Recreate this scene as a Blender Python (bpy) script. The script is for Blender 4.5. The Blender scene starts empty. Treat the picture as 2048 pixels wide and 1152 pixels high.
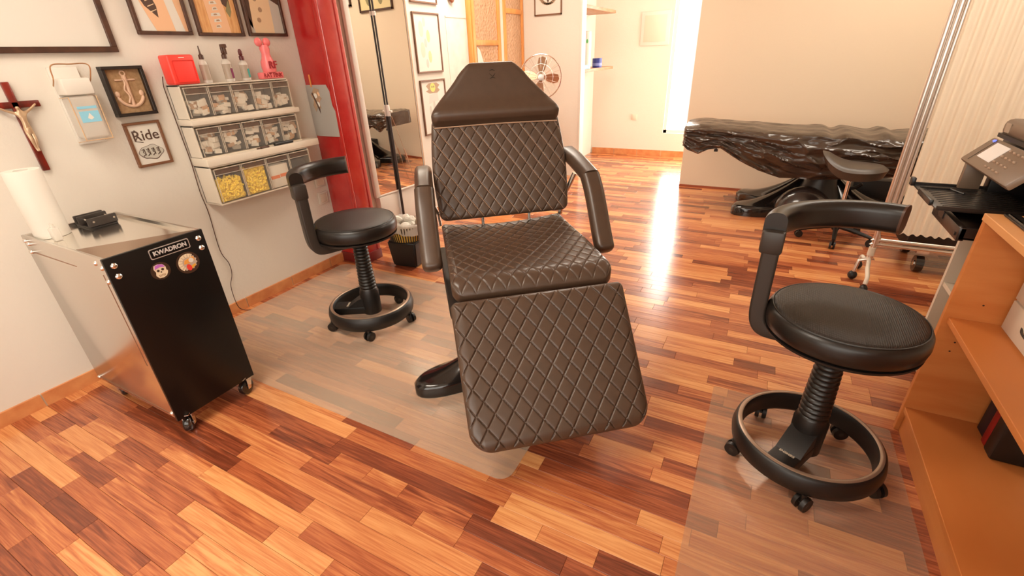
import bpy, bmesh, math, random
from math import sin, cos, pi, radians, sqrt, exp, atan2, hypot
from mathutils import Vector, Matrix, noise

random.seed(7)
scene = bpy.context.scene
COL = scene.collection

# ---------------------------------------------------------------- camera
F_PX, YAW, PITCH, ROLL, CAM_H = 920.12, radians(-28.716), radians(26.753), radians(2.449), 1.3
_f = Vector((sin(YAW) * cos(PITCH), cos(YAW) * cos(PITCH), -sin(PITCH)))
_r = Vector((cos(YAW), -sin(YAW), 0))
_d = _f.cross(_r)
CR = cos(ROLL) * _r + sin(ROLL) * _d
CD = -sin(ROLL) * _r + cos(ROLL) * _d
cam = bpy.data.cameras.new('camera')
cam_o = bpy.data.objects.new('camera', cam)
COL.objects.link(cam_o)
m = Matrix.Identity(4)
for i in range(3):
    m[i][0], m[i][1], m[i][2] = CR[i], -CD[i], -_f[i]
m[2][3] = CAM_H
cam_o.matrix_world = m
cam.sensor_fit = 'HORIZONTAL'
cam.sensor_width = 36
cam.lens = F_PX / 2048 * 36
cam.clip_start = 0.02
scene.camera = cam_o


def proj(p):
    q = Vector(p) - Vector((0, 0, CAM_H))
    z = q.dot(_f)
    if z < 0.05:
        return None
    return (q.dot(CR) / z * F_PX + 1024, q.dot(CD) / z * F_PX + 576)


# ---------------------------------------------------------------- world, lights, exposure
world = bpy.data.worlds.new('world')
scene.world = world
world.use_nodes = True
world.node_tree.nodes['Background'].inputs[0].default_value = (1, .93, .84, 1)
world.node_tree.nodes['Background'].inputs[1].default_value = 1.2

scene.view_settings.view_transform = 'Standard'
scene.view_settings.look = 'None'
scene.view_settings.gamma = 1
scene.view_settings.use_curve_mapping = False
scene.view_settings.exposure = 0.06


def area(name, loc, rot, sx, sy, power, col):
    l = bpy.data.lights.new(name, 'AREA')
    l.shape = 'RECTANGLE'
    l.size, l.size_y, l.energy, l.color = sx, sy, power, col
    o = bpy.data.objects.new(name, l)
    o.location, o.rotation_euler = loc, rot
    COL.objects.link(o)
    return o


# daylight through the street window behind the camera, and through the window of the back passage
area('daylight_street', (0.2, -1.98, 1.45), (radians(90), 0, 0), 3.9, 1.9, 75, (1, .93, .82))
area('daylight_passage', (1.36, 5.85, 1.25), (0, radians(90), 0), 2.2, 1.1, 120, (1, .95, .86))
area('streak_light_passage_end', (-.845, 6.76, 1.3), (radians(-90), 0, 0), .77, 1.96, 75, (1, .95, .86))  # added light that makes the bright streak on the passage floor
FILL_E = 11.0

# ---------------------------------------------------------------- materials
MAT = {}


def mat(name, col, rough=.5, metal=0, spec=.5, coat=0, alpha=1, emit=None, trans=0, bump=None, noise_col=None, sheen=0):
    if name in MAT:
        return MAT[name]
    mt = bpy.data.materials.new(name)
    mt.use_nodes = True
    nt = mt.node_tree
    b = nt.nodes['Principled BSDF']
    b.inputs['Base Color'].default_value = (*col, 1)
    b.inputs['Roughness'].default_value = rough
    b.inputs['Metallic'].default_value = metal
    b.inputs['Specular IOR Level'].default_value = spec
    b.inputs['Coat Weight'].default_value = coat
    b.inputs['Coat Roughness'].default_value = .08
    b.inputs['Alpha'].default_value = alpha
    b.inputs['Transmission Weight'].default_value = trans
    if emit:
        b.inputs['Emission Color'].default_value = (*emit[0], 1)
        b.inputs['Emission Strength'].default_value = emit[1]
    if bump or noise_col:
        tc = nt.nodes.new('ShaderNodeTexCoord')
    if bump:
        sc_, st = bump[0], bump[1]
        n = nt.nodes.new('ShaderNodeTexNoise')
        n.inputs['Scale'].default_value = sc_
        n.inputs['Detail'].default_value = 4
        bp = nt.nodes.new('ShaderNodeBump')
        bp.inputs['Strength'].default_value = st
        bp.inputs['Distance'].default_value = bump[2] if len(bump) > 2 else .003
        nt.links.new(tc.outputs['Object'], n.inputs['Vector'])
        nt.links.new(n.outputs['Fac'], bp.inputs['Height'])
        nt.links.new(bp.outputs['Normal'], b.inputs['Normal'])
    if noise_col:
        c2, sc_ = noise_col[0], noise_col[1]
        n = nt.nodes.new('ShaderNodeTexNoise')
        n.inputs['Scale'].default_value = sc_
        n.inputs['Detail'].default_value = 5
        mp = nt.nodes.new('ShaderNodeMapping')
        if len(noise_col) > 2:
            mp.inputs['Scale'].default_value = noise_col[2]
        nt.links.new(tc.outputs['Object'], mp.inputs['Vector'])
        nt.links.new(mp.outputs['Vector'], n.inputs['Vector'])
        cr = nt.nodes.new('ShaderNodeValToRGB')
        cr.color_ramp.elements[0].position = .35
        cr.color_ramp.elements[1].position = .68
        cr.color_ramp.elements[0].color = (*col, 1)
        cr.color_ramp.elements[1].color = (*c2, 1)
        nt.links.new(n.outputs['Fac'], cr.inputs['Fac'])
        nt.links.new(cr.outputs['Color'], b.inputs['Base Color'])
    MAT[name] = mt
    return mt


def S(r, g, b):
    f = lambda v: ((v / 255 + .055) / 1.055) ** 2.4 if v > 10 else v / 255 / 12.92
    return (f(r), f(g), f(b))


WALL = mat('plaster_wall', S(222, 215, 203), .85, bump=(60, .4, .004), spec=.25)
WALLP = mat('plaster_wall_warm_light', S(222, 203, 178), .85, bump=(55, .2, .003), spec=.25)  # same plaster, with warm lamplight put into its colour
CEIL = mat('ceiling_paint', S(232, 224, 210), .9)
TERRA = mat('terracotta_tile', S(196, 120, 72), .4, noise_col=(S(214, 146, 92), 14))
GROUT = mat('grout', S(200, 180, 155), .8)
RED = mat('red_gloss_paint', (.40, .012, .012), .22, coat=.5, noise_col=((.46, .03, .025), 9))
WHITE = mat('white_lacquer', S(220, 214, 203), .35)
WPAPER = mat('white_paper', S(220, 215, 204), .7)
CREAM = mat('cream_plastic', S(218, 206, 188), .4)
DFRAME = mat('dark_frame_wood', S(62, 38, 26), .45, noise_col=(S(84, 52, 34), 20))
BFRAME = mat('brown_frame_wood', S(120, 80, 54), .45)
BLACKF = mat('black_frame', S(34, 26, 22), .4)
LEATHER = mat('dark_leather', (.066, .037, .0225), .33, spec=.6, bump=(420, .12, .0006), noise_col=((.076, .043, .026), 30))
LEATHER2 = mat('black_vinyl', (.011, .0075, .0055), .34, spec=.5, bump=(300, .1, .0006))
THREAD_GLINT = mat('thread_and_glint', S(176, 142, 116), .6)  # piping thread; also paints the highlights in the quilting grooves
SEATTEX = mat('perforated_vinyl', (.015, .0105, .008), .42, spec=.5)
BLACKP = mat('black_plastic', (.008, .006, .005), .42)
BLACKG = mat('gloss_black_plastic', (.012, .009, .008), .14, coat=.5)
CHARC = mat('charcoal_metal', (.030, .022, .017), .45)
CARTBLK = mat('black_lacquer_panel', (.006, .0048, .0042), .30, spec=.3)
STEEL = mat('brushed_steel', (.72, .68, .63), .24, metal=1)
CHROME = mat('chrome', (.82, .78, .73), .12, metal=1)
ALU = mat('satin_aluminium', (.78, .72, .66), .32, metal=1)
MIRROR = mat('mirror_glass', (.93, .91, .87), .01, metal=1)
BEECH = mat('beech_board', S(208, 130, 68), .42, noise_col=(S(196, 114, 54), 3.5, (1, .35, 6)))
BEECHE = mat('beech_edge', S(222, 158, 98), .45)
GREYW = mat('light_grey_melamine', S(214, 200, 180), .5)
PRINTERD = mat('printer_black', (.012, .009, .008), .35)
PRINTERT = mat('printer_tray', (.020, .014, .011), .30)
PRINTERG = mat('printer_taupe', S(120, 98, 80), .38)
SCREENW = mat('lcd_screen', S(214, 204, 194), .3, emit=(S(220, 214, 208), .25))
BLUELED = mat('blue_indicator', S(120, 130, 235), .3, emit=(S(90, 110, 255), 1.5))
FABRIC = mat('pleated_fabric', S(246, 238, 224), .8, bump=(260, .2, .001))
SHEET = mat('black_plastic_sheet', (.058, .037, .025), .25, bump=(14, .35, .012), coat=.2)
ORANGEW = mat('orange_pine', S(232, 158, 84), .4, noise_col=(S(220, 140, 70), 6, (3, 3, .6)))
BLUE = mat('label_blue', S(140, 200, 222), .5)
NAVY = mat('navy_tin', S(40, 50, 130), .35)
CYAN = mat('cyan_carton', S(110, 190, 205), .45)
GREEN = mat('green_print', S(90, 170, 90), .5)
ORANGE = mat('orange_print', S(224, 120, 60), .5)
YELLOW = mat('yellow_plastic', S(252, 222, 70), .4)
CORAL = mat('coral_red_plastic', S(235, 70, 58), .4)
CORAL2 = mat('coral_red_grille', S(240, 62, 52), .55)
PINK = mat('pink_resin', S(244, 128, 128), .3, alpha=.92)
REDINK = mat('dark_red_ink', S(150, 20, 30), .5)
CROSSW = mat('red_brown_wood', S(128, 34, 20), .3, noise_col=(S(70, 22, 14), 14, (3, 3, 1)), coat=.3)
GOLD = mat('pale_bronze', S(206, 178, 146), .35, metal=.6)
SKIN = mat('print_skin', S(232, 186, 146), .6)
SKIN2 = mat('print_pale_skin', S(228, 200, 160), .6)
INK = mat('print_ink', S(84, 62, 50), .6)
INKL = mat('print_ink_light', S(170, 140, 112), .6)
PWOOD = mat('print_wood', S(226, 176, 118), .6, noise_col=(S(206, 146, 90), 16, (1, 6, 1)))
POCHRE = mat('print_ochre', S(218, 200, 150), .6)
POLIVE = mat('print_olive', S(140, 132, 92), .6)
PPINK = mat('print_pink', S(198, 148, 124), .6)
PGREY = mat('print_grey', S(196, 192, 180), .6)
PGRN = mat('print_palegreen', S(196, 200, 178), .6)
BURLAP = mat('burlap', S(176, 142, 104), .9, bump=(300, .6, .002), noise_col=(S(150, 116, 80), 60))
PURPLE = mat('purple_ink', S(190, 110, 200), .5)
BONE = mat('bone_ink', S(232, 214, 182), .5)
TAUPE = mat('sticker_brown', S(66, 46, 34), .35)
REDB = mat('red_book', S(150, 24, 24), .5)
NAVYB = mat('navy_book', S(28, 28, 44), .5)
TEAL = mat('teal_label', S(60, 150, 140), .5)
PLUM = mat('plum_label', S(120, 40, 80), .5)
DKBROWN = mat('dark_brown_plastic', S(78, 50, 36), .4)
BAG = None


def mix_clear(name, col, fac, rough=.2, spec=.5, tint=(1, 1, 1)):
    mt = bpy.data.materials.new(name)
    mt.use_nodes = True
    nt = mt.node_tree
    b = nt.nodes['Principled BSDF']
    b.inputs['Base Color'].default_value = (*col, 1)
    b.inputs['Roughness'].default_value = rough
    b.inputs['Specular IOR Level'].default_value = spec
    t = nt.nodes.new('ShaderNodeBsdfTransparent')
    t.inputs[0].default_value = (*tint, 1)
    mx = nt.nodes.new('ShaderNodeMixShader')
    mx.inputs[0].default_value = fac
    nt.links.new(t.outputs[0], mx.inputs[1])
    nt.links.new(b.outputs[0], mx.inputs[2])
    nt.links.new(mx.outputs[0], nt.nodes['Material Output'].inputs[0])
    MAT[name] = mt
    return mt


CLEAR = mix_clear('clear_plastic', (.85, .8, .74), .07, .08, .6, (.97, .95, .92))
GLASS = mix_clear('window_glass', (.9, .9, .9), .06, .02)
MATP = mix_clear('floor_mat_sheen', (.76, .63, .49), .29, .22, .5, (.98, .95, .9))  # same plastic as the other mat, reflected haze mixed into its colour
MATQ = mix_clear('floor_mat_less_sheen', (.70, .56, .42), .15, .22, .5, (.97, .93, .88))  # same plastic with less of the reflected haze mixed in
BAG = mix_clear('bin_bag', (.86, .83, .78), .45, .25)
FROST = mix_clear('patterned_glass', S(214, 170, 132), .86, .12)
BOTTLE = mix_clear('bottle_plastic', S(226, 218, 206), .55, .2)
YCAP = YELLOW


def wood_floor():
    mt = bpy.data.materials.new('parquet_strip')
    mt.use_nodes = True
    nt = mt.node_tree
    N, L = nt.nodes, nt.links
    b = N['Principled BSDF']
    at = N.new('ShaderNodeAttribute')
    at.attribute_name = 'tone'
    geo = N.new('ShaderNodeNewGeometry')
    sep = N.new('ShaderNodeSeparateColor')
    L.new(at.outputs['Color'], sep.inputs[0])
    off = N.new('ShaderNodeCombineXYZ')
    mu = N.new('ShaderNodeMath'); mu.operation = 'MULTIPLY'; mu.inputs[1].default_value = 37.0
    L.new(sep.outputs[1], mu.inputs[0])
    L.new(mu.outputs[0], off.inputs[0]); L.new(mu.outputs[0], off.inputs[1]); L.new(mu.outputs[0], off.inputs[2])
    add = N.new('ShaderNodeVectorMath'); add.operation = 'ADD'
    L.new(geo.outputs['Position'], add.inputs[0]); L.new(off.outputs[0], add.inputs[1])
    mp = N.new('ShaderNodeMapping'); mp.inputs['Scale'].default_value = (1.6, 26, 1)
    L.new(add.outputs[0], mp.inputs['Vector'])
    n1 = N.new('ShaderNodeTexNoise'); n1.inputs['Scale'].default_value = 2.0; n1.inputs['Detail'].default_value = 6; n1.inputs['Distortion'].default_value = 1.1
    L.new(mp.outputs[0], n1.inputs['Vector'])
    mp2 = N.new('ShaderNodeMapping'); mp2.inputs['Scale'].default_value = (5, 160, 1)
    L.new(add.outputs[0], mp2.inputs['Vector'])
    n2 = N.new('ShaderNodeTexNoise'); n2.inputs['Scale'].default_value = 1.6; n2.inputs['Detail'].default_value = 4
    L.new(mp2.outputs[0], n2.inputs['Vector'])
    base = N.new('ShaderNodeValToRGB')
    el = base.color_ramp.elements
    el[0].position = 0; el[0].color = (*S(100, 48, 30), 1)
    el[1].position = 1; el[1].color = (*S(226, 162, 104), 1)
    for p, c in ((.25, S(132, 66, 41)), (.45, S(168, 91, 55)), (.62, S(192, 116, 70)), (.8, S(211, 141, 87))):
        e = el.new(p); e.color = (*c, 1)
    # tone shifted by broad grain
    s1 = N.new('ShaderNodeMath'); s1.operation = 'SUBTRACT'; s1.inputs[1].default_value = .5
    L.new(n1.outputs['Fac'], s1.inputs[0])
    s2 = N.new('ShaderNodeMath'); s2.operation = 'MULTIPLY'; L.new(s1.outputs[0], s2.inputs[0]); L.new(sep.outputs[2], s2.inputs[1])
    s3 = N.new('ShaderNodeMath'); s3.operation = 'ADD'; L.new(s2.outputs[0], s3.inputs[0]); L.new(sep.outputs[0], s3.inputs[1])
    t1 = N.new('ShaderNodeMath'); t1.operation = 'SUBTRACT'; t1.inputs[1].default_value = .5
    L.new(n2.outputs['Fac'], t1.inputs[0])
    t2 = N.new('ShaderNodeMath'); t2.operation = 'MULTIPLY_ADD'; t2.inputs[1].default_value = .55
    L.new(t1.outputs[0], t2.inputs[0]); L.new(s3.outputs[0], t2.inputs[2])
    L.new(t2.outputs[0], base.inputs['Fac'])
    L.new(base.outputs[0], b.inputs['Base Color'])
    b.inputs['Specular IOR Level'].default_value = .5
    b.inputs['Coat Weight'].default_value = .35
    b.inputs['Coat Roughness'].default_value = .16
    rr = N.new('ShaderNodeMath'); rr.operation = 'MULTIPLY_ADD'; rr.inputs[1].default_value = .10; rr.inputs[2].default_value = .19
    L.new(n2.outputs['Fac'], rr.inputs[0]); L.new(rr.outputs[0], b.inputs['Roughness'])
    return mt


PARQ = wood_floor()
_nt = FABRIC.node_tree
_tl = _nt.nodes.new('ShaderNodeBsdfTranslucent'); _tl.inputs[0].default_value = (*S(248, 236, 216), 1)
_mx = _nt.nodes.new('ShaderNodeMixShader'); _mx.inputs[0].default_value = .6
_nt.links.new(_nt.nodes['Principled BSDF'].outputs[0], _mx.inputs[1])
_nt.links.new(_tl.outputs[0], _mx.inputs[2])
_nt.links.new(_mx.outputs[0], _nt.nodes['Material Output'].inputs[0])

# perforated weave on the stool tops
_nt = SEATTEX.node_tree
_tc = _nt.nodes.new('ShaderNodeTexCoord')
_ck = _nt.nodes.new('ShaderNodeTexVoronoi'); _ck.inputs['Scale'].default_value = 190; _ck.inputs['Randomness'].default_value = .15
_bp = _nt.nodes.new('ShaderNodeBump'); _bp.inputs['Strength'].default_value = .6; _bp.inputs['Distance'].default_value = .002
_nt.links.new(_tc.outputs['Object'], _ck.inputs['Vector'])
_nt.links.new(_ck.outputs['Distance'], _bp.inputs['Height'])
_nt.links.new(_bp.outputs['Normal'], _nt.nodes['Principled BSDF'].inputs['Normal'])

# patterned glass relief
_nt = FROST.node_tree
_tc = _nt.nodes.new('ShaderNodeTexCoord')
_ck = _nt.nodes.new('ShaderNodeTexVoronoi'); _ck.inputs['Scale'].default_value = 45
_bp = _nt.nodes.new('ShaderNodeBump'); _bp.inputs['Strength'].default_value = .9; _bp.inputs['Distance'].default_value = .01
_nt.links.new(_tc.outputs['Object'], _ck.inputs['Vector'])
_nt.links.new(_ck.outputs['Distance'], _bp.inputs['Height'])
_nt.links.new(_bp.outputs['Normal'], _nt.nodes['Principled BSDF'].inputs['Normal'])


# ---------------------------------------------------------------- mesh helpers
def B():
    return bmesh.new()


def _merge(bm, tmp, M=None):
    if M is not None:
        bmesh.ops.transform(tmp, matrix=M, verts=tmp.verts)
    off = len(bm.verts)
    vs = [bm.verts.new(v.co) for v in tmp.verts]
    tmp.verts.index_update()
    for f in tmp.faces:
        try:
            nf = bm.faces.new([vs[v.index] for v in f.verts])
            nf.material_index = f.material_index
        except ValueError:
            pass
    tmp.free()


def box(bm, x0, x1, y0, y1, z0, z1, bev=0, seg=2, M=None):
    t = bmesh.new()
    bmesh.ops.create_cube(t, size=1)
    bmesh.ops.scale(t, vec=(x1 - x0, y1 - y0, z1 - z0), verts=t.verts)
    bmesh.ops.translate(t, vec=((x0 + x1) / 2, (y0 + y1) / 2, (z0 + z1) / 2), verts=t.verts)
    if bev:
        bmesh.ops.bevel(t, geom=t.edges[:], offset=bev, segments=seg, affect='EDGES', profile=.5)
    _merge(bm, t, M)
    return bm


def frame_of(d):
    d = d.normalized()
    up = Vector((0, 0, 1)) if abs(d.z) < .95 else Vector((1, 0, 0))
    a = d.cross(up).normalized()
    return a, d.cross(a).normalized()


def tube(bm, pts, r, seg=10, caps=True, closed=False):
    pts = [Vector(p) for p in pts]
    n = len(pts)
    rs = r if isinstance(r, (list, tuple)) else [r] * n
    rings = []
    a0 = None
    for i, p in enumerate(pts):
        if closed:
            d = pts[(i + 1) % n] - pts[i - 1]
        else:
            d = pts[min(i + 1, n - 1)] - pts[max(i - 1, 0)]
        d.normalize()
        if a0 is None:
            a, b = frame_of(d)
        else:
            a = (a0 - d * a0.dot(d)).normalized()
            b = d.cross(a)
        a0 = a
        rings.append([bm.verts.new(p + rs[i] * (cos(2 * pi * k / seg) * a + sin(2 * pi * k / seg) * b)) for k in range(seg)])
    for i in range(n if closed else n - 1):
        A, C = rings[i], rings[(i + 1) % n]
        for k in range(seg):
            bm.faces.new((A[k], A[(k + 1) % seg], C[(k + 1) % seg], C[k]))
    if caps and not closed:
        bm.faces.new(rings[0][::-1])
        bm.faces.new(rings[-1])
    return bm


def cyl(bm, p0, p1, r0, r1=None, seg=20):
    return tube(bm, [p0, p1], [r0, r0 if r1 is None else r1], seg)


def lathe(bm, prof, c=(0, 0, 0), seg=40, M=None):
    t = bmesh.new()
    rings = []
    for r, z in prof:
        if r < 1e-6:
            rings.append([t.verts.new((0, 0, z))])
        else:
            rings.append([t.verts.new((r * cos(2 * pi * k / seg), r * sin(2 * pi * k / seg), z)) for k in range(seg)])
    for A, C in zip(rings, rings[1:]):
        if len(A) == 1 and len(C) == 1:
            continue
        for k in range(seg):
            k2 = (k + 1) % seg
            if len(A) == 1:
                t.faces.new((A[0], C[k2], C[k]))
            elif len(C) == 1:
                t.faces.new((A[k], A[k2], C[0]))
            else:
                t.faces.new((A[k], A[k2], C[k2], C[k]))
    bmesh.ops.recalc_face_normals(t, faces=t.faces)
    MM = Matrix.Translation(c)
    if M is not None:
        MM = M
    _merge(bm, t, MM)
    return bm


def sphere(bm, c, r, sc=(1, 1, 1), seg=16, rot=None):
    t = bmesh.new()
    bmesh.ops.create_uvsphere(t, u_segments=seg, v_segments=max(6, seg // 2), radius=r)
    M = Matrix.Translation(c) @ (rot if rot is not None else Matrix.Identity(4)) @ Matrix.Diagonal((*sc, 1))
    _merge(bm, t, M)
    return bm


def prism(bm, pts, o, ax, ay, an, h):
    """polygon pts (2d) in the plane o + u*ax + v*ay, extruded by h along an"""
    o, ax, ay, an = Vector(o), Vector(ax), Vector(ay), Vector(an)
    lo = [bm.verts.new(o + u * ax + v * ay) for u, v in pts]
    hi = [bm.verts.new(o + u * ax + v * ay + h * an) for u, v in pts]
    n = len(pts)
    bm.faces.new(hi)
    bm.faces.new(lo[::-1])
    for i in range(n):
        bm.faces.new((lo[i], lo[(i + 1) % n], hi[(i + 1) % n], hi[i]))
    return bm


def disc_pts(r, n=24, cx=0, cy=0, sx=1, sy=1):
    return [(cx + r * sx * cos(2 * pi * k / n), cy + r * sy * sin(2 * pi * k / n)) for k in range(n)]


def grid(bm, fn, nu, nv, closed_u=False):
    V = [[bm.verts.new(fn(i / (nu if closed_u else nu - 1), j / (nv - 1))) for i in range(nu)] for j in range(nv)]
    for j in range(nv - 1):
        for i in range(nu if closed_u else nu - 1):
            i2 = (i + 1) % nu
            bm.faces.new((V[j][i], V[j][i2], V[j + 1][i2], V[j + 1][i]))
    return V


def chain(o):
    M = o.matrix_basis.copy()
    while o.parent:
        o = o.parent
        M = o.matrix_basis @ M
    return M


def obj(name, bm, mt, parent=None, world=False, smooth=40, recalc=True, **props):
    if recalc:
        bmesh.ops.recalc_face_normals(bm, faces=bm.faces)
    if parent is not None and world:
        bm.transform(chain(parent).inverted())
    loc = None
    if parent is None and bm.verts:
        xs = [v.co for v in bm.verts]
        loc = Vector(((min(v.x for v in xs) + max(v.x for v in xs)) / 2, (min(v.y for v in xs) + max(v.y for v in xs)) / 2, min(v.z for v in xs)))
        bm.transform(Matrix.Translation(-loc))
    me = bpy.data.meshes.new(name)
    bm.to_mesh(me)
    bm.free()
    for mm in (mt if isinstance(mt, (list, tuple)) else [mt]):
        me.materials.append(mm)
    if smooth:
        for p in me.polygons:
            p.use_smooth = True
        me.set_sharp_from_angle(angle=radians(smooth))
    o = bpy.data.objects.new(name, me)
    COL.objects.link(o)
    if loc is not None:
        o.location = loc
    o.parent = parent
    for k, v in props.items():
        o[k] = v
    return o


def tag(o, label, cat, group=None):
    o['label'] = label
    o['category'] = cat
    if group:
        o['group'] = group
    return o


def thing(name, label, cat, loc=(0, 0, 0), rotz=0, group=None):
    o = bpy.data.objects.new(name, None)
    o.empty_display_size = .05
    COL.objects.link(o)
    o.location = loc
    o.rotation_euler = (0, 0, rotz)
    return tag(o, label, cat, group)


def text_bm(s, size, ext, M, bold=0, sx=1):
    cu = bpy.data.curves.new('t', 'FONT')
    cu.body = s
    cu.size = size
    cu.extrude = ext
    cu.offset = bold
    cu.align_x, cu.align_y = 'CENTER', 'CENTER'
    o = bpy.data.objects.new('t', cu)
    COL.objects.link(o)
    dg = bpy.context.evaluated_depsgraph_get()
    dg.update()
    me = bpy.data.meshes.new_from_object(o.evaluated_get(dg))
    bm = bmesh.new()
    bm.from_mesh(me)
    bpy.data.objects.remove(o)
    bpy.data.meshes.remove(me)
    bpy.data.curves.remove(cu)
    bm.transform(M @ Matrix.Diagonal((sx, 1, 1, 1)))
    return bm


RX = Matrix(((0, 0, 1, 0), (1, 0, 0, 0), (0, 1, 0, 0), (0, 0, 0, 1)))      # local x->+Y, y->+Z, z->+X (faces +X)
RY = Matrix(((1, 0, 0, 0), (0, 0, -1, 0), (0, 1, 0, 0), (0, 0, 0, 1)))     # local x->+X, y->+Z, z->-Y (faces -Y)
RNX = Matrix(((0, 0, -1, 0), (-1, 0, 0, 0), (0, 1, 0, 0), (0, 0, 0, 1)))   # faces -X


def struct(name, bm, mt, parent=None, **k):
    o = obj(name, bm, mt, parent, **k)
    if parent is None:
        o['kind'] = 'structure'
    return o


# ================================================================ THE ROOM
XW = -2.604          # left wall
YB = 5.10            # wall behind the covered bench
YP = 5.18            # partition with the fan in front
YE = 6.62            # end wall of the back passage
ZC = 2.60
XR = 2.60
YF = -1.80

# ---- floor: slab, parquet strips (the largest 300 as pieces, the rest joined)
floor = struct('floor', box(B(), XW - .1, XR + .1, YF - .1, YE + .1, -.12, -.006), mat('floor_subfloor', S(60, 30, 18), .8))
RW = .0618
pieces = []
y = YF
row = 0
while y < YE:
    y1 = min(y + RW, YE)
    x = XW - random.uniform(0, .3)
    last = None
    while x < XR:
        L_ = random.choice((.17, .26, .34, .42, .5, .58, .66)) * random.uniform(.9, 1.1)
        x1 = min(x + L_, XR)
        x0 = max(x, XW)
        if x1 - x0 > .01:
            while True:
                t = random.choice((.20, .30, .36, .44, .50, .56, .62, .68, .74, .84)) + random.uniform(-.05, .05)
                if last is None or abs(t - last) > .08:
                    break
            last = t
            pieces.append((x0, x1, y, y1, max(.02, min(.98, t)), random.random(), random.uniform(.45, 1.35)))
        x += L_
    y = y1
    row += 1


def score(p):
    q = [proj((a, b, 0)) for a, b in ((p[0], p[2]), (p[1], p[2]), (p[1], p[3]), (p[0], p[3]))]
    if any(v is None for v in q):
        return 0
    cx, cy = sum(v[0] for v in q) / 4, sum(v[1] for v in q) / 4
    if not (-20 < cx < 2068 and 0 < cy < 1172):
        return 0
    # hidden by the bookcase, the trolley or the treatment chair
    if (p[0] + p[1]) / 2 > .66 and p[2] < 1.8:
        return 0
    return abs(sum(q[i][0] * q[(i + 1) % 4][1] - q[(i + 1) % 4][0] * q[i][1] for i in range(4))) / 2


pieces.sort(key=score, reverse=True)


def add_piece(bm, lay, p, ox=0, oy=0):
    g = .00035
    x0, x1, y0, y1 = p[0] + g - ox, p[1] - g - ox, p[2] + g - oy, p[3] - g - oy
    c = .0007
    b_ = [bm.verts.new(v) for v in ((x0, y0, -.006), (x1, y0, -.006), (x1, y1, -.006), (x0, y1, -.006))]
    s_ = [bm.verts.new(v) for v in ((x0, y0, -c), (x1, y0, -c), (x1, y1, -c), (x0, y1, -c))]
    t_ = [bm.verts.new(v) for v in ((x0 + c, y0 + c, 0), (x1 - c, y0 + c, 0), (x1 - c, y1 - c, 0), (x0 + c, y1 - c, 0))]
    fs = [bm.faces.new(t_), bm.faces.new(b_[::-1])]
    for A, C in ((b_, s_), (s_, t_)):
        for i in range(4):
            fs.append(bm.faces.new((A[i], A[(i + 1) % 4], C[(i + 1) % 4], C[i])))
    for f in fs:
        for l in f.loops:
            l[lay] = (p[4], p[5], p[6], 1)


for i, p in enumerate(pieces[:300]):
    bm = B()
    lay = bm.loops.layers.float_color.new('tone')
    ox, oy = (p[0] + p[1]) / 2, (p[2] + p[3]) / 2
    add_piece(bm, lay, p, ox, oy)
    o = obj('parquet_strip', bm, PARQ, floor, smooth=0, recalc=False)
    o.location = Vector((ox, oy, 0)) - floor.location
bm = B()
lay = bm.loops.layers.float_color.new('tone')
for p in pieces[300:]:
    add_piece(bm, lay, p)
bm.transform(Matrix.Translation(-floor.location))
o = obj('parquet_strips', bm, PARQ, floor, smooth=0, recalc=False)
o['kind'] = 'stuff'

# ---- walls and ceiling
struct('ceiling', box(B(), XW - .1, XR + .1, YF - .1, YE + .1, ZC, ZC + .1), CEIL)
struct('wall_left', box(B(), XW - .12, XW, YF - .1, YE + .1, -.02, ZC), WALL, smooth=0)
struct('wall_right', box(B(), XR, XR + .12, YF - .1, YE + .1, -.02, ZC), WALL, smooth=0)
bm = B()                       # street front with the shop window opening
box(bm, XW, XR, YF - .12, YF, 0, .45); box(bm, XW, XR, YF - .12, YF, 2.45, ZC)
box(bm, XW, -1.8, YF - .12, YF, .45, 2.45); box(bm, 2.2, XR, YF - .12, YF, .45, 2.45)
struct('wall_front', bm, WALL, smooth=0)
w = struct('window_1', box(B(), -1.8, 2.2, YF - .07, YF - .06, .45, 2.45), GLASS, smooth=0)
bm = B()
for a, b_ in ((-1.8, -1.74), (.17, .23), (2.14, 2.2)):
    box(bm, a, b_, YF - .1, YF - .03, .45, 2.45)
box(bm, -1.8, 2.2, YF - .1, YF - .03, .45, .51); box(bm, -1.8, 2.2, YF - .1, YF - .03, 2.39, 2.45)
obj('window_frame', bm, WHITE, w, world=True, smooth=0)

struct('wall_bench', box(B(), -.72, XR, YB, YB + .12, 0, ZC), WALLP, smooth=0)
struct('wall_partition', box(B(), XW, -1.89, YP, YP + .10, 0, ZC), WALL, smooth=0)
bm = B()
box(bm, XW, -1.23, YE, YE + .1, 0, ZC); box(bm, -.46, 1.4, YE, YE + .1, 0, ZC)
box(bm, -1.23, -.46, YE, YE + .1, 0, .30); box(bm, -1.23, -.46, YE, YE + .1, 2.3, ZC)
struct('wall_passage_end', bm, WALL, smooth=0)
w = struct('window_streak', box(B(), -1.23, -.46, YE + .05, YE + .056, .30, 2.3), GLASS, smooth=0)  # window added here to throw the bright streak on the floor
bm = B()
for q in ((-1.23, -1.19, .3, 2.3), (-.5, -.46, .3, 2.3), (-1.23, -.46, .3, .34), (-1.23, -.46, 2.26, 2.3)):
    box(bm, q[0], q[1], YE + .03, YE + .08, q[2], q[3])
obj('window_frame', bm, WHITE, w, world=True, smooth=0)
bm = B()
box(bm, 1.25, 1.35, YB + .12, 5.3, 0, ZC); box(bm, 1.25, 1.35, 6.4, YE, 0, ZC)
box(bm, 1.25, 1.35, 5.3, 6.4, 0, .12); box(bm, 1.25, 1.35, 5.3, 6.4, 2.4, ZC)
struct('wall_passage_side', bm, WALL, smooth=0)
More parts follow.
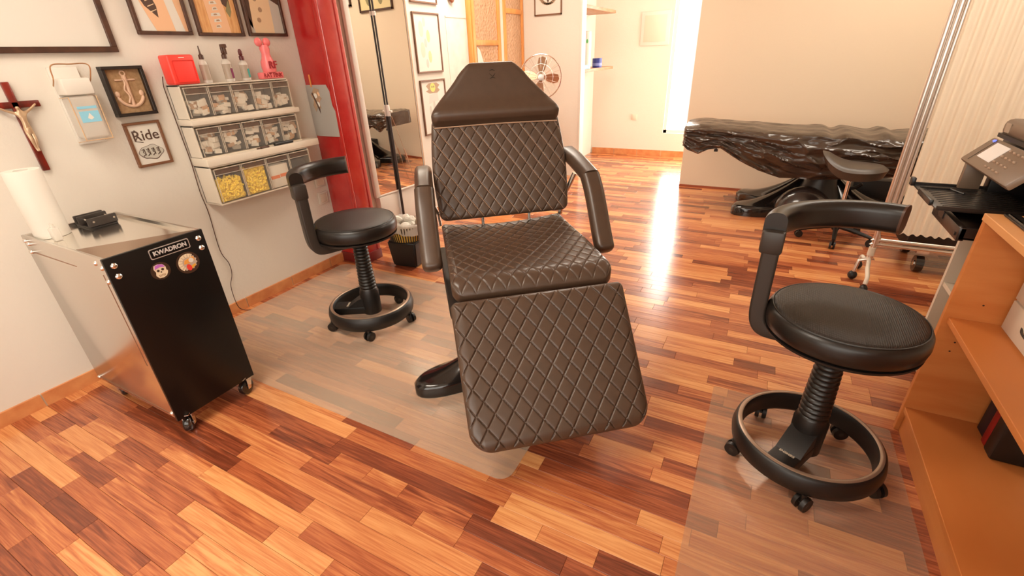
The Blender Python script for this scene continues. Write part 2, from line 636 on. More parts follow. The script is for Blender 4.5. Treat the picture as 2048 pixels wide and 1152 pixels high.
w = struct('window_2', box(B(), 1.30, 1.305, 5.3, 6.4, .12, 2.4), GLASS, smooth=0)
bm = B()
for a, b_ in ((5.3, 5.35), (5.82, 5.88), (6.35, 6.4)):
    box(bm, 1.27, 1.33, a, b_, .12, 2.4)
box(bm, 1.27, 1.33, 5.3, 6.4, .12, .17); box(bm, 1.27, 1.33, 5.3, 6.4, 2.35, 2.4)
obj('window_frame', bm, WHITE, w, world=True, smooth=0)

# white jamb edge at the end of the partition
struct('trim_1', box(B(), -1.905, -1.875, YP - .012, YP + .112, 0, ZC, .004), WHITE)

# ---- baseboards of terracotta tiles
def baseboard(name, p0, p1, nrm, h=.062, th=.012, tl=.325):
    p0, p1, nrm = Vector((*p0, 0)), Vector((*p1, 0)), Vector((*nrm, 0))
    d = (p1 - p0).normalized()
    Ln = (p1 - p0).length
    bm = B()
    prism(bm, [(0, 0), (Ln, 0), (Ln, h - .003), (0, h - .003)], p0, d, (0, 0, 1), nrm, th - .004)
    root = struct(name, bm, GROUT, smooth=0)
    s = 0
    i = 0
    while s < Ln - .02:
        e = min(s + tl, Ln)
        bm = B()
        prism(bm, [(s + .003, 0), (e - .003, 0), (e - .003, h), (s + .003, h)], p0, d, (0, 0, 1), nrm, th + random.uniform(-.001, .001))
        obj('baseboard_tile', bm, TERRA, root, world=True, smooth=0)
        s = e
    return root


baseboard('baseboard_left', (XW, -1.2), (XW, 2.18), (1, 0))
baseboard('baseboard_left_rear', (XW, 2.35), (XW, 4.1), (1, 0))
baseboard('baseboard_passage', (-2.2, YE), (1.2, YE), (0, -1), h=.075)
bm = B()
box(bm, -.72, XR, YB - .012, YB, 0, .022)
struct('baseboard_bench', bm, mat('red_brown_skirting', S(150, 74, 44), .5), smooth=0)

# ---- red pillar
pil = struct('wall_pillar', box(B(), XW, -2.385, 2.18, 2.335, 0, ZC, .006), RED)
bm = B()
box(bm, -2.402, -2.379, 2.174, 2.196, 0, ZC, .004)
obj('corner_bead', bm, RED, pil, world=True)
bm = B()
box(bm, -2.392, -2.378, 2.322, 2.341, 0, ZC, .004)
obj('corner_bead', bm, mat('red_edge_paint', (.62, .12, .10), .3), pil, world=True)
bm = B(); box(bm, XW, -2.372, 2.172, 2.345, 0, .07, .003)
obj('plinth', bm, mat('dark_red_plinth', (.16, .015, .013), .35), pil, world=True)

# ---- orange glazed door leaf on the left wall near the corner
door = struct('door_1', box(B(), XW, XW + .03, 4.12, 5.175, 0, 2.1), ORANGEW)
bm = B()
for a, b_ in ((4.12, 4.165), (4.60, 4.65), (4.72, 4.775), (5.135, 5.175)):
    box(bm, XW + .03, XW + .055, a, b_, 0, 2.1, .004)
obj('stile', bm, ORANGEW, door, world=True)
bm = B()
box(bm, XW + .03, XW + .052, 4.165, 4.60, 1.40, 1.445, .004); box(bm, XW + .03, XW + .052, 4.775, 5.135, 1.69, 1.735, .004)
box(bm, XW + .03, XW + .052, 4.165, 4.60, .75, .80, .004); box(bm, XW + .03, XW + .052, 4.775, 5.135, .9, .95, .004)
box(bm, XW + .03, XW + .052, 4.165, 4.60, 2.05, 2.1, .004); box(bm, XW + .03, XW + .052, 4.775, 5.135, 2.05, 2.1, .004)
obj('rail', bm, ORANGEW, door, world=True)
bm = B(); box(bm, XW + .03, XW + .045, 4.65, 4.72, 0, 2.1)
obj('jamb', bm, WHITE, door, world=True)
for a, b_, z0, z1 in ((4.165, 4.60, .80, 1.40), (4.165, 4.60, 1.445, 2.05), (4.775, 5.135, .95, 1.69), (4.775, 5.135, 1.735, 2.05)):
    bm = B(); box(bm, XW + .031, XW + .039, a, b_, z0, z1)
    obj('pane', bm, FROST, door, world=True, smooth=0)
bm = B()
prism(bm, [(0, 0), (.22, 0), (.05, .33), (0, .36)], (XW + .042, 4.19, 1.03), (0, 1, 0), (0, 0, 1), (1, 0, 0), .003)
obj('pale_cover', bm, WPAPER, door, world=True, smooth=0)
bm = B(); box(bm, XW + .001, XW + .045, 4.10, 4.12, 0, 2.12, .003)
struct('trim_2', bm, ORANGEW)

# ---- unseen ceiling lamps, added to fill the room with light
def fill_lamp(x, y, label, e=1.0):
    t = thing('fill_lamp', label, 'fill lamp', (x, y, ZC - .06), group='added flat fill lamps')
    bm = B(); box(bm, -.62, .62, -.32, .32, .012, .06, .006)
    obj('housing', bm, WHITE, t)
    bm = B(); box(bm, -.59, .59, -.29, .29, 0, .012)
    obj('diffuser', bm, mat('fill_diffuser_%d' % int(e * 100), (1, 1, 1), .5, emit=((1, .90, .76), FILL_E * e)), t, smooth=0)


fill_lamp(-1.35, .15, 'added ceiling fill lamp in front of the treatment chair', 1.55)
fill_lamp(-1.75, 3.6, 'added ceiling fill lamp between the mirror and the fan', 1.95)
fill_lamp(1.0, 4.05, 'added ceiling fill lamp above the covered bench', 1.3)


# ================================================================ TREATMENT CHAIR
CH_A = radians(39.3)
chair = thing('treatment_chair', 'large dark brown treatment chair with diamond quilted back, seat and leg rest', 'chair', (-.845, 1.59, 0), CH_A)
# local: x lateral (to the viewer's right), y backwards, z up


def quilted(name, L, hw, T, rad, M, dw=.054, dh=.075, groove=.0036, puff=.0018, corner=.03, corner2=.05, sag=None, nu=330, mt=LEATHER, parent=chair, u0=0, margin=0.0, glint=None):
    """padded panel; v=0..L along local y, u lateral, n = local z; hw(v) half width"""
    nv = max(40, int(L / .0019))

    def half(v):
        h = hw(v)
        d = min(v, L - v)
        r = corner if v < L / 2 else corner2
        if d < r:
            h -= r - sqrt(max(0, r * r - (r - d) ** 2))
        return h
    bm = B()

    def fn(a, b):
        # ease the samples towards the borders
        s = -1 + 2 * a
        s = math.copysign(1 - (1 - abs(s)) ** 1.25, s)
        bb = -1 + 2 * b
        bb = math.copysign(1 - (1 - abs(bb)) ** 1.2, bb)
        v = (bb + 1) / 2 * L
        v = min(max(v, 1e-5), L - 1e-5)
        h = half(v)
        u = s * h
        d = min((1 - abs(s)) * h, v, L - v)
        e = min(1, max(0, d) / rad)
        n = T - rad * .55 * (1 - sqrt(max(0, 1 - (1 - e) ** 2)))
        if groove:
            k = min(1, d / .008) if margin == 0 else max(0, min(1, (d - margin) / .01))
            A = (u - u0) / dw + v / dh
            C = (u - u0) / dw - v / dh
            sc = 1 / sqrt(1 / dw ** 2 + 1 / dh ** 2)
            da = abs(A - round(A)) * sc
            dc = abs(C - round(C)) * sc
            dm = min(da, dc)
            n += k * (puff * (1 - exp(-dm / .005)) - groove * exp(-(dm / .0016) ** 2))
        if sag:
            n += sag(u, v)
        return Vector((u, v, n))
    V = grid(bm, fn, nu, nv)
    if glint is not None:          # stitch lines of one groove family, paled to paint their highlights
        sc = 1 / sqrt(1 / dw ** 2 + 1 / dh ** 2)
        for f in bm.faces:
            c = f.calc_center_median()
            A = (c.x - u0) / dw + c.y / dh
            d = min(half(min(max(c.y, 1e-5), L - 1e-5)) - abs(c.x), c.y, L - c.y)
            if abs(A - round(A)) * sc < .0011 and d > .006 and c.y > glint:
                f.material_index = 1
    # skirt and underside
    per = [V[0][i] for i in range(nu)] + [V[j][nu - 1] for j in range(1, nv)] + [V[nv - 1][i] for i in range(nu - 2, -1, -1)] + [V[j][0] for j in range(nv - 2, 0, -1)]
    low = [bm.verts.new((p.co.x * .995, p.co.y, T * .35 + (.45 * sag(p.co.x, p.co.y) if sag else 0))) for p in per]
    lo2 = [bm.verts.new((p.co.x * .96, L / 2 + (p.co.y - L / 2) * .96, 0 + (.3 * sag(p.co.x, p.co.y) if sag else 0))) for p in per]
    n_ = len(per)
    for i in range(n_):
        j = (i + 1) % n_
        bm.faces.new((per[i], low[i], low[j], per[j]))
        bm.faces.new((low[i], lo2[i], lo2[j], low[j]))
    bm.faces.new(lo2)
    bm.transform(M)
    return obj(name, bm, [mt, THREAD_GLINT] if glint is not None else mt, parent, smooth=75)


def basis(o, ex, ey, ez):
    M = Matrix.Identity(4)
    for i in range(3):
        M[i][0], M[i][1], M[i][2], M[i][3] = ex[i], ey[i], ez[i], o[i]
    return M


# seat: v runs from the front edge (y=-.335) to the back (y=.335)
def seat_sag(u, v):
    return -.020 * exp(-((v - .52) / .22) ** 2) * (1 - (u / .34) ** 2) + .012 * (u / .3) ** 2 * min(1, v / .3) - .034 * max(0, 1 - v / .07) ** 2


quilted('seat', .67, lambda v: .302 - .012 * min(1, v / .6), .085, .03, basis((.004, -.325, .515), (1, 0, 0), (0, 1, 0), (0, 0, 1)), sag=seat_sag, corner=.045, corner2=.02, glint=.085)
bm = B(); box(bm, -.312, .308, -.352, .30, .470, .508, .014)
obj('seat_frame', bm, BLACKP, chair)

# backrest, reclined
TH = radians(19.5)
BK = basis((.01, .30, .628), (1, 0, 0), (0, sin(TH), cos(TH)), (0, -cos(TH), sin(TH)))
quilted('backrest', .44, lambda v: .298 + .016 * sin(min(1, v / .44) * pi) - .012 * (v / .44), .062, .028, BK, dw=.054, dh=.076, corner=.03, corner2=.02, u0=.01, glint=0)
bm = B(); box(bm, -.26, .26, .01, .44, -.03, 0, .012, M=BK); box(bm, -.10, .10, .44, .60, -.03, 0, .012, M=BK)
obj('back_shell', bm, BLACKP, chair)


# headrest pad, trapezoid with a full lower roll
def head_half(v):
    if v < .045:
        return .287 - .012 * (1 - v / .045) ** 2
    k = min(1, (v - .045) / .20)
    k = k * k * (3 - 2 * k) * .55 + k * .45
    return .287 - .152 * k


def head_sag(u, v):
    return .026 * exp(-((v - .05) / .04) ** 2) - .012 * max(0, 1 - v / .02)


head = quilted('headrest', .265, head_half, .078, .035, BK @ Matrix.Translation((0, .405, 0)), groove=0, corner=.012, corner2=.06, sag=head_sag, nu=160)
bm = B()
tube(bm, [BK @ Vector((-.278 + .556 * i / 20, .402 + .004 * sin(i / 20 * pi), .067)) for i in range(21)], .0028, 8)
obj('piping', bm, THREAD_GLINT, chair)
bm = B()
for k, yy in enumerate((.222, .204, .190)):
    w_ = .012
    for sgn in (-1, 1):
        tube(bm, [BK @ Vector((sgn * w_ * (0 if k == 1 else 1), .405 + yy - .006 * (k == 1), .0795)), BK @ Vector((sgn * w_ * (1 if k == 1 else 0), .405 + yy + .006 * (k == 1) - .006 * (k != 1) * -1, .0795))], .0011, 6)
obj('emblem', bm, mat('embossed_mark', (.025, .017, .012), .4), head)

# leg rest
LT = Vector((.004, -.366, .556))
LB = Vector((.004, -.695, .172))
ey = (LB - LT).normalized()
ez = Vector((0, ey.z, -ey.y))
if ez.z < 0:
    ez = -ez
ex = ey.cross(ez)
quilted('leg_rest', (LB - LT).length, lambda v: .314 - .006 * v / .47, .08, .04, basis(LT, ex, ey, ez) @ Matrix.Translation((0, 0, -.070)), groove=.0046, puff=.0012, dw=.062, dh=.086, corner=.025, corner2=.075, margin=.004)
bm = B()
box(bm, -.2, .2, .02, .42, -.03, 0, .01, M=basis(LT, ex, ey, ez) @ Matrix.Translation((0, 0, -.064)))
obj('leg_rest_board', bm, BLACKP, chair)


# armrests: upper pad slopes forward, lower pad drops along the seat
def rrect(w_, h_, r, n=5):
    P = []
    for cx, cy, a0 in ((w_ - r, h_ - r, 0), (-w_ + r, h_ - r, 90), (-w_ + r, -h_ + r, 180), (w_ - r, -h_ + r, 270)):
        for k in range(n + 1):
            a = radians(a0 + 90 * k / n)
            P.append((cx + r * cos(a), cy + r * sin(a)))
    return P


def sweep(bm, pts, prof, side, scales=None):
    """prof in (side, normal) axes"""
    pts = [Vector(p) for p in pts]
    n = len(pts)
    rings = []
    for i, p in enumerate(pts):
        d = (pts[min(i + 1, n - 1)] - pts[max(i - 1, 0)]).normalized()
        sd = Vector(side) if not callable(side) else side(i)
        sd = (sd - d * sd.dot(d)).normalized()
        nn = sd.cross(d)
        s = scales[i] if scales else 1
        rings.append([bm.verts.new(p + s * (a * sd + b * nn)) for a, b in prof])
    k = len(prof)
    for A, C in zip(rings, rings[1:]):
        for j in range(k):
            bm.faces.new((A[j], A[(j + 1) % k], C[(j + 1) % k], C[j]))
    bm.faces.new(rings[0][::-1])
    bm.faces.new(rings[-1])
    return bm


def smooth_path(P, n=8):
    P = [Vector(p) for p in P]
    out = []
    for i in range(len(P) - 1):
        p0, p1, p2, p3 = P[max(i - 1, 0)], P[i], P[i + 1], P[min(i + 2, len(P) - 1)]
        for k in range(n):
            t = k / n
            out.append(.5 * ((2 * p1) + (-p0 + p2) * t + (2 * p0 - 5 * p1 + 4 * p2 - p3) * t * t + (-p0 + 3 * p1 - 3 * p2 + p3) * t ** 3))
    out.append(P[-1])
    return out


for s, up, lo in ((-1, [(-.338, .44, .835), (-.342, .32, .835), (-.346, .185, .805)], [(-.346, .195, .807), (-.350, .13, .735), (-.352, .02, .590), (-.350, -.03, .535)]),
                  (1, [(.345, .42, .880), (.366, .32, .855), (.388, .180, .808)], [(.388, .190, .810), (.392, .13, .735), (.390, .02, .585), (.388, -.03, .530)])):
    pr = rrect(.039, .030, .024)
    bm = B()
    q = smooth_path(up)
    sweep(bm, q, pr, (1, 0, 0), [.6] + [.9] + [1] * (len(q) - 2))
    a = obj('armrest', bm, LEATHER, chair, smooth=60)
    bm = B()
    q = smooth_path(lo)
    n = len(q)
    sweep(bm, q, rrect(.042, .033, .026), (1, 0, 0), [1.0 if i < n - 5 else (1, .98, .93, .82, .6)[i - n + 5] for i in range(n)])
    obj('armrest_cover', bm, LEATHER, a, smooth=60)
    bm = B()
    cyl(bm, (s * .30, .33, .66), (s * .355, .30, .80), .012)
    cyl(bm, (s * .295, .335, .60), (s * .30, .33, .66), .012)
    obj('armrest_bracket', bm, CHROME, chair)
for xx in (-.09, .135):
    bm = B(); cyl(bm, (xx, .315, .57), (xx, .32, .66), .007)
    obj('hinge_rod', bm, CHROME, chair)
bm = B()
box(bm, -.16, .16, -.16, .16, .42, .48, .01)
box(bm, -.09, .09, -.12, .12, .20, .43, .02)
obj('lift_column', bm, BLACKP, chair)


def spider(bm, r0, r1, angs, zc, zt=.055, sig=.30, M=None):
    """moulded floor base: star outline, concave rise to the column"""
    t = bmesh.new()
    NA, NR = 160, 22

    def R(a):
        v = 0
        for q in angs:
            d = (a - q + pi) % (2 * pi) - pi
            v = max(v, exp(-abs(d / sig) ** 2.4))
        return r0 + (r1 - r0) * v
    rings = []
    rings.append([t.verts.new((R(2 * pi * k / NA) * cos(2 * pi * k / NA), R(2 * pi * k / NA) * sin(2 * pi * k / NA), 0)) for k in range(NA)])
    for j in range(NR):
        f = 1 - j / (NR - 1) * .86
        rg = []
        for k in range(NA):
            a = 2 * pi * k / NA
            rr = R(a) * f
            edge = min(1, (1 - f) / .06)
            z = zt * (.72 + .28 * sqrt(1 - (1 - edge) ** 2)) + (zc - zt) * max(0, (1 - f) / .86) ** 1.9
            rg.append(t.verts.new((rr * cos(a), rr * sin(a), z)))
        rings.append(rg)
    for A, C in zip(rings, rings[1:]):
        for k in range(NA):
            t.faces.new((A[k], A[(k + 1) % NA], C[(k + 1) % NA], C[k]))
    t.faces.new(rings[-1])
    t.faces.new(rings[0][::-1])
    _merge(bm, t, M)
    return bm


a1 = radians(232.9) - CH_A
a2 = radians(287) - CH_A
bm = spider(B(), .17, .505, (a1, a2, a1 + pi, a2 + pi), .26, .06)
obj('floor_base', bm, BLACKG, chair, smooth=60)

# ================================================================ STOOLS
def make_stool(label, loc, back, spoke, cast):
    t = thing('work_stool', label, 'stool', (*loc, 0), group='black round stools with curved back bar')
    bm = B()
    lathe(bm, [(.196, .058), (.2, .05), (.212, .05), (.224, .062), (.228, .09), (.222, .118), (.214, .128), (.204, .129), (.198, .122), (.196, .1), (.196, .058)], seg=72)
    ring = obj('foot_ring', bm, BLACKP, t, smooth=50)
    bm = B()
    lathe(bm, [(.1995, .1285), (.2035, .1308), (.2085, .1308), (.2135, .128), (.2085, .1290), (.1995, .1275)], seg=72)
    obj('pale_rim', bm, mat('pale_rim_metal', S(150, 124, 104), .35, metal=.5), ring, smooth=60)  # pale band along the top edge of the ring
    # hub arm
    M = Matrix.Rotation(spoke, 4, 'Z')
    bm = B()
    box(bm, -.03, .198, -.042, .042, .062, .105, .006, M=M)
    prism(bm, [(-.02, .105), (.12, .105), (.055, .15), (-.02, .17)], M @ Vector((0, -.04, 0)), M.to_3x3() @ Vector((1, 0, 0)), (0, 0, 1), M.to_3x3() @ Vector((0, 1, 0)), .08)
    lathe(bm, [(0, .06), (.05, .06), (.052, .18), (.046, .2), (0, .2)], seg=28)
    hub = obj('hub_arm', bm, BLACKP, t)
    Mt = M @ Matrix.Translation((.125, -.0, .1062)) @ Matrix.Rotation(radians(-90), 4, 'Z')
    obj('lettering', text_bm('SIEMENS', .013, .0004, Mt, .0003), mat('silver_print', S(196, 180, 160), .4), hub, smooth=0)
    bm = B()
    pr = [(0, .19)]
    z = .19
    k = 0
    while z < .50:
        r = .046 - .010 * (z - .19) / .31
        pr += [(r - .006, z), (r, z + .007), (r, z + .011), (r - .006, z + .018)]
        z += .0185
        k += 1
    pr += [(.034, .515), (0, .515)]
    lathe(bm, pr, seg=32)
    obj('bellows', bm, LEATHER2, t, smooth=50)
    # seat
    bm = B()
    lathe(bm, [(0, .505), (.19, .507), (.2, .513), (.201, .52), (0, .52)], seg=64)
    obj('seat_plate', bm, BLACKP, t)
    bm = B()
    lathe(bm, [(0, .52), (.193, .52), (.202, .530), (.206, .552), (.204, .575), (.197, .589), (.1905, .5915)], seg=72)
    sc_ = obj('seat', bm, LEATHER2, t, smooth=60)
    bm = B()
    lathe(bm, [(.1905, .5905), (.1885, .594), (.18, .5965), (.12, .6), (.05, .6), (0, .6)], seg=72)
    obj('seat_top', bm, SEATTEX, sc_, smooth=60)
    bm = B()
    n = 72
    tube(bm, [(.1925 * cos(2 * pi * i / n), .1925 * sin(2 * pi * i / n), .5915) for i in range(n)], .0025, 6, closed=True)
    obj('piping', bm, LEATHER2, sc_)
    # back arm: strap under the seat, upright, curved padded bar
    ca, sa = cos(back), sin(back)
    bm = B()
    P = [(r * ca, r * sa, z) for r, z in ((.02, .482), (.12, .482), (.19, .484), (.215, .50), (.226, .54), (.228, .62), (.228, .70), (.228, .79))]
    sweep(bm, smooth_path(P, 5), rrect(.029, .024, .008, 3), (-sa, ca, 0))
    obj('back_upright', bm, CHARC, t, smooth=50)
    bm = B()
    box(bm, .199, .261, -.034, .034, .742, .815, .010, M=Matrix.Rotation(back, 4, 'Z'))
    obj('joint_block', bm, CHARC, t)
    bm = B()
    pts, sd = [], []
    NN = 34
    for i in range(NN):
        a = back + .04 - radians(114) * i / (NN - 1)
        pts.append(Vector((.232 * cos(a), .232 * sin(a), .822 - .004 * sin(pi * i / NN))))
    sweep(bm, pts, rrect(.030, .043, .026, 6), lambda i: Vector((pts[i].x, pts[i].y, 0)).normalized(), [1] * NN)
    bar = obj('back_bar', bm, LEATHER2, t, smooth=55)
    bm = B()
    a = back + .04 - radians(114)
    d_ = Vector((sin(a), -cos(a), 0))
    e_ = Vector((.232 * cos(a), .232 * sin(a), .822))
    sweep(bm, [e_ + d_ * .0, e_ + d_ * .006], rrect(.0312, .0442, .027, 6), Vector((cos(a), sin(a), 0)))
    obj('end_cap', bm, DKBROWN, bar)
    # casters
    for i in range(5):
        a = cast + 2 * pi * i / 5
        c = Vector((.218 * cos(a), .218 * sin(a), 0))
        ax = Vector((cos(a + .9), sin(a + .9), 0))
        bm = B()
        for sg in (-1, 1):
            cyl(bm, c + ax * sg * .006 + Vector((0, 0, .026)), c + ax * sg * .019 + Vector((0, 0, .026)), .026, .024, 20)
        cyl(bm, c + Vector((0, 0, .03)), c + Vector((0, 0, .062)), .009, .009, 10)
        k = obj('caster', bm, BLACKP, t)
        bm = B()
        cyl(bm, c - ax * .0195 + Vector((0, 0, .026)), c + ax * .0195 + Vector((0, 0, .026)), .008, .008, 10)
        obj('axle_cap', bm, CHARC, k)
    return t


make_stool('black round work stool on a pale-rimmed foot ring beside the beech bookcase', (.304, 1.482), radians(176), radians(-117), radians(-90))
make_stool('black round work stool standing on the floor mat left of the treatment chair', (-1.77, 1.602), radians(247), radians(-150), radians(19))

# ================================================================ FLOOR MATS
def mat_sheet(label, x0, x1, y0, y1, r, mt):
    bm = B()
    P = []
    for cx, cy, a0 in ((x1 - r, y1 - r, 0), (x0 + r, y1 - r, 90), (x0 + r, y0 + r, 180), (x1 - r, y0 + r, 270)):
        for k in range(7):
            a = radians(a0 + 15 * k)
            P.append((cx + r * cos(a), cy + r * sin(a)))
    prism(bm, P, (0, 0, .0004), (1, 0, 0), (0, 1, 0), (0, 0, 1), .0022)
    return tag(obj('floor_mat', bm, mt, smooth=0), label, 'mat', 'clear plastic floor mats')


mat_sheet('hazy clear plastic floor mat under the treatment chair', -2.55, -.57, .945, 2.13, .05, MATP)
mat_sheet('hazy clear plastic floor mat under the stool by the bookcase', -.005, .605, .35, 1.776, .012, MATQ)

# ================================================================ TROLLEY
CX0, CX1, CY0, CY1, CZ0, CZ1 = -2.445, -1.838, .588, .908, .085, .762
tr = thing('trolley', 'stainless steel trolley on casters with a black front panel and stickers', 'trolley', ((CX0 + CX1) / 2, (CY0 + CY1) / 2, 0))
bm = B(); box(bm, CX0, CX1, CY0, CY0 + .012, CZ0, CZ1, .002)
side = obj('side_panel', bm, STEEL, tr, world=True)
for q in ((CX0 + .01, CX1 - .01, .10, .104), (CX1 - .034, CX1 - .0315, .33, .70), (CX0 + .05, CX1 - .22, .698, .7005)):
    bm = B(); box(bm, q[0], q[1], CY0 - .0015, CY0, q[2], q[3])
    obj('seam', bm, mat('steel_seam', S(150, 110, 86), .4, metal=.6), side, world=True)
bm = B(); box(bm, CX0, CX1, CY1 - .012, CY1, CZ0, CZ1, .002)
obj('side_panel', bm, STEEL, tr, world=True)
bm = B(); box(bm, CX0, CX0 + .012, CY0 + .012, CY1 - .012, CZ0, CZ1, .002)
obj('rear_panel', bm, STEEL, tr, world=True)
bm = B(); box(bm, CX0 + .01, CX1, CY0 + .01, CY1 - .01, CZ0, CZ0 + .02)
obj('bottom_panel', bm, STEEL, tr, world=True)
bm = B(); box(bm, CX0 + .012, CX1, CY0 + .012, CY1 - .012, CZ1 - .024, CZ1 - .014)
obj('tray', bm, mat('bright_steel_tray', (.90, .86, .80), .16, metal=1), tr, world=True)
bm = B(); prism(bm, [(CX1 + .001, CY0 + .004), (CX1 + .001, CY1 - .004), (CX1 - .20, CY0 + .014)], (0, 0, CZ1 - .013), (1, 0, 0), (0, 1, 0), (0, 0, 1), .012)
obj('tray_reflection', bm, mat('coppery_reflection', (.46, .30, .20), .2, metal=1), tr, world=True)  # dark reflection in the steel tray, laid on as a coppery wedge
bm = B(); box(bm, CX1, CX1 + .014, CY0 - .003, CY1 + .003, CZ0 - .006, CZ1, .002)
fp = obj('front_panel', bm, CARTBLK, tr, world=True)
FX = CX1 + .014


def on_front(u, v):
    return (FX, CY0 + u, CZ1 - v)


def bolt(p, ax, parent, r=.011):
    p, ax = Vector(p), Vector(ax)
    bm = B()
    M = basis(p, *(lambda a, b: (a, b, ax))(*frame_of(ax)))
    lathe(bm, [(0, .0075), (r * .55, .0065), (r * .9, .003), (r, 0), (0, 0)], seg=18, M=M)
    return obj('bolt', bm, CHROME, parent, world=True)


for u, v in ((.022, .03), (.022, .068), (.300, .03), (.300, .068)):
    bolt(on_front(u, v), (1, 0, 0), tr)
for xx, zz in ((CX1 - .018, CZ1 - .035), (CX1 - .05, CZ1 - .022), (CX1 - .018, CZ1 - .085), (CX1 - .018, CZ0 + .022), (CX0 + .02, CZ0 + .015), (CX0 + .02, CZ1 - .02), (CX0 + .022, CZ1 - .065), (CX0 + .04, CZ1 - .03)):
    bolt((xx, CY0, zz), (0, -1, 0), tr, .009)
# name plate
bm = B()
def rr2(w_, h_, r):
    return rrect(w_, h_, r, 4)
pc = on_front(.196, .034)
prism(bm, rr2(.068, .0185, .006), pc, (0, 1, 0), (0, 0, 1), (1, 0, 0), .0012)
plate = obj('name_plate', bm, mat('plate_silver', S(206, 196, 190), .35, metal=.4), fp, world=True, smooth=0)
bm = B()
prism(bm, rr2(.065, .0155, .005), (FX + .0012, pc[1], pc[2]), (0, 1, 0), (0, 0, 1), (1, 0, 0), .0004)
prism(bm, rr2(.0635, .014, .004), (FX + .0014, pc[1], pc[2]), (0, 1, 0), (0, 0, 1), (1, 0, 0), .0004)
obj('plate_field', bm, CARTBLK, fp, world=True, smooth=0)
bm = text_bm('KWADRON', .0215, .0006, Matrix.Translation((FX + .0024, pc[1], pc[2])) @ RX, .0007, 1.0)
obj('lettering', bm, mat('plate_letters', S(206, 198, 194), .4), fp, world=True, smooth=0)


def flat(parent, name, mt, pts, u, v, lift, h=.0005, rot=0):
    bm = B()
    p = on_front(u, v)
    c, s = cos(rot), sin(rot)
    prism(bm, [(a * c - b * s, a * s + b * c) for a, b in pts], (FX + lift, p[1], p[2]), (0, 1, 0), (0, 0, 1), (1, 0, 0), h)
    return obj(name, bm, mt, parent, world=True, smooth=0)


# round stickers
st1 = flat(fp, 'sticker', TAUPE, disc_pts(.032, 32), .142, .098, .0002)
sk = [(-.020, .012), (-.016, .024), (-.002, .026), (.012, .022), (.019, .010), (.018, -.002), (.022, -.006), (.019, -.014), (.013, -.022), (.002, -.026), (-.012, -.024), (-.019, -.012), (-.016, 0)]
flat(fp, 'sticker_print', BONE, sk, .142, .098, .0008)
flat(fp, 'sticker_print', PURPLE, [(-.017, .010), (-.013, .023), (0, .0255), (.012, .021), (.017, .010), (0, .014)], .142, .098, .0014)
for uu, vv, r in ((-.008, .003, .0045), (.007, .004, .0045), (0, -.004, .0025)):
    flat(fp, 'sticker_print', TAUPE, disc_pts(r, 12), .142 + uu, .098 - vv, .0014)
for i in range(5):
    flat(fp, 'sticker_print', INKL, [(-.001, -.004), (.001, -.004), (.001, .004), (-.001, .004)], .142 - .009 + i * .0045, .098 + .016, .0014)
st2 = flat(fp, 'sticker', TAUPE, disc_pts(.041, 36), .236, .104, .0002)
flat(fp, 'sticker_print', mat('sticker_grey', S(196, 178, 160), .5), [(.033 * cos(a) * (1 if k % 2 else .86), .031 * sin(a) * (1 if k % 2 else .86)) for k, a in enumerate([2 * pi * i / 28 for i in range(28)])], .236, .104, .0006)
arc = [(.034 * cos(radians(a)), .034 * sin(radians(a))) for a in range(50, 231, 12)] + [(.020 * cos(radians(a)), .020 * sin(radians(a))) for a in range(230, 49, -12)]
flat(fp, 'sticker_print', BONE, arc, .236, .104, .0012)
for a in range(60, 225, 22):
    flat(fp, 'sticker_print', INKL, [(.021, -.0006), (.033, -.0006), (.033, .0006), (.021, .0006)], .236, .104, .0018, rot=radians(a))
flat(fp, 'sticker_print', mat('sticker_orange', S(230, 160, 70), .5), [(-.016, -.002), (-.01, .012), (.022, .018), (.026, .004), (.004, -.004)], .236, .104, .0014)
flat(fp, 'sticker_print', mat('sticker_amber', S(232, 170, 60), .5), [(.004, -.016), (.008, -.026), (.022, -.018), (.022, -.010)], .236, .104, .0014)
flat(fp, 'sticker_print', WPAPER, disc_pts(.009, 16), .236 + .012, .104 - .006, .0020)
flat(fp, 'sticker_print', mat('sticker_red', S(226, 62, 50), .5), disc_pts(.0085, 20, 0, 0, 1, 1.5), .236 - .002, .104 + .018, .0020, rot=.2)


def caster(c, ax, parent, r=.036):
    c, ax = Vector(c), Vector(ax).normalized()
    bm = B()
    M = basis(c + Vector((0, 0, r)), *(lambda a, b: (a, b, ax))(*frame_of(ax)))
    lathe(bm, [(0, -.013), (r * .7, -.014), (r * .95, -.010), (r, -.004), (r, .004), (r * .95, .010), (r * .7, .014), (0, .013)], seg=28, M=M)
    k = obj('caster', bm, BLACKG, parent, world=True)
    bm = B()
    fw = Vector((0, 0, 1)).cross(ax)
    for sg in (-1, 1):
        prism(bm, [(-.008, r - .008), (.008, r - .008), (.030, .088), (-.004, .088)], c + ax * sg * .017, fw, (0, 0, 1), ax * sg, .002)
    prism(bm, [(-.026, -.02), (.032, -.02), (.032, .02), (-.026, .02)], c + Vector((0, 0, .086)) , fw, ax, (0, 0, 1), .003)
    cyl(bm, c - ax * .02 + Vector((0, 0, r)), c + ax * .02 + Vector((0, 0, r)), .006, .006, 10)
    obj('fork', bm, CHROME, k, world=True)


caster((-1.845, .625, 0), (.75, .66, 0), tr)
caster((-1.845, .872, 0), (.9, .3, 0), tr)
caster((-2.36, .625, 0), (.25, .97, 0), tr)
caster((-2.36, .872, 0), (.3, .95, 0), tr)

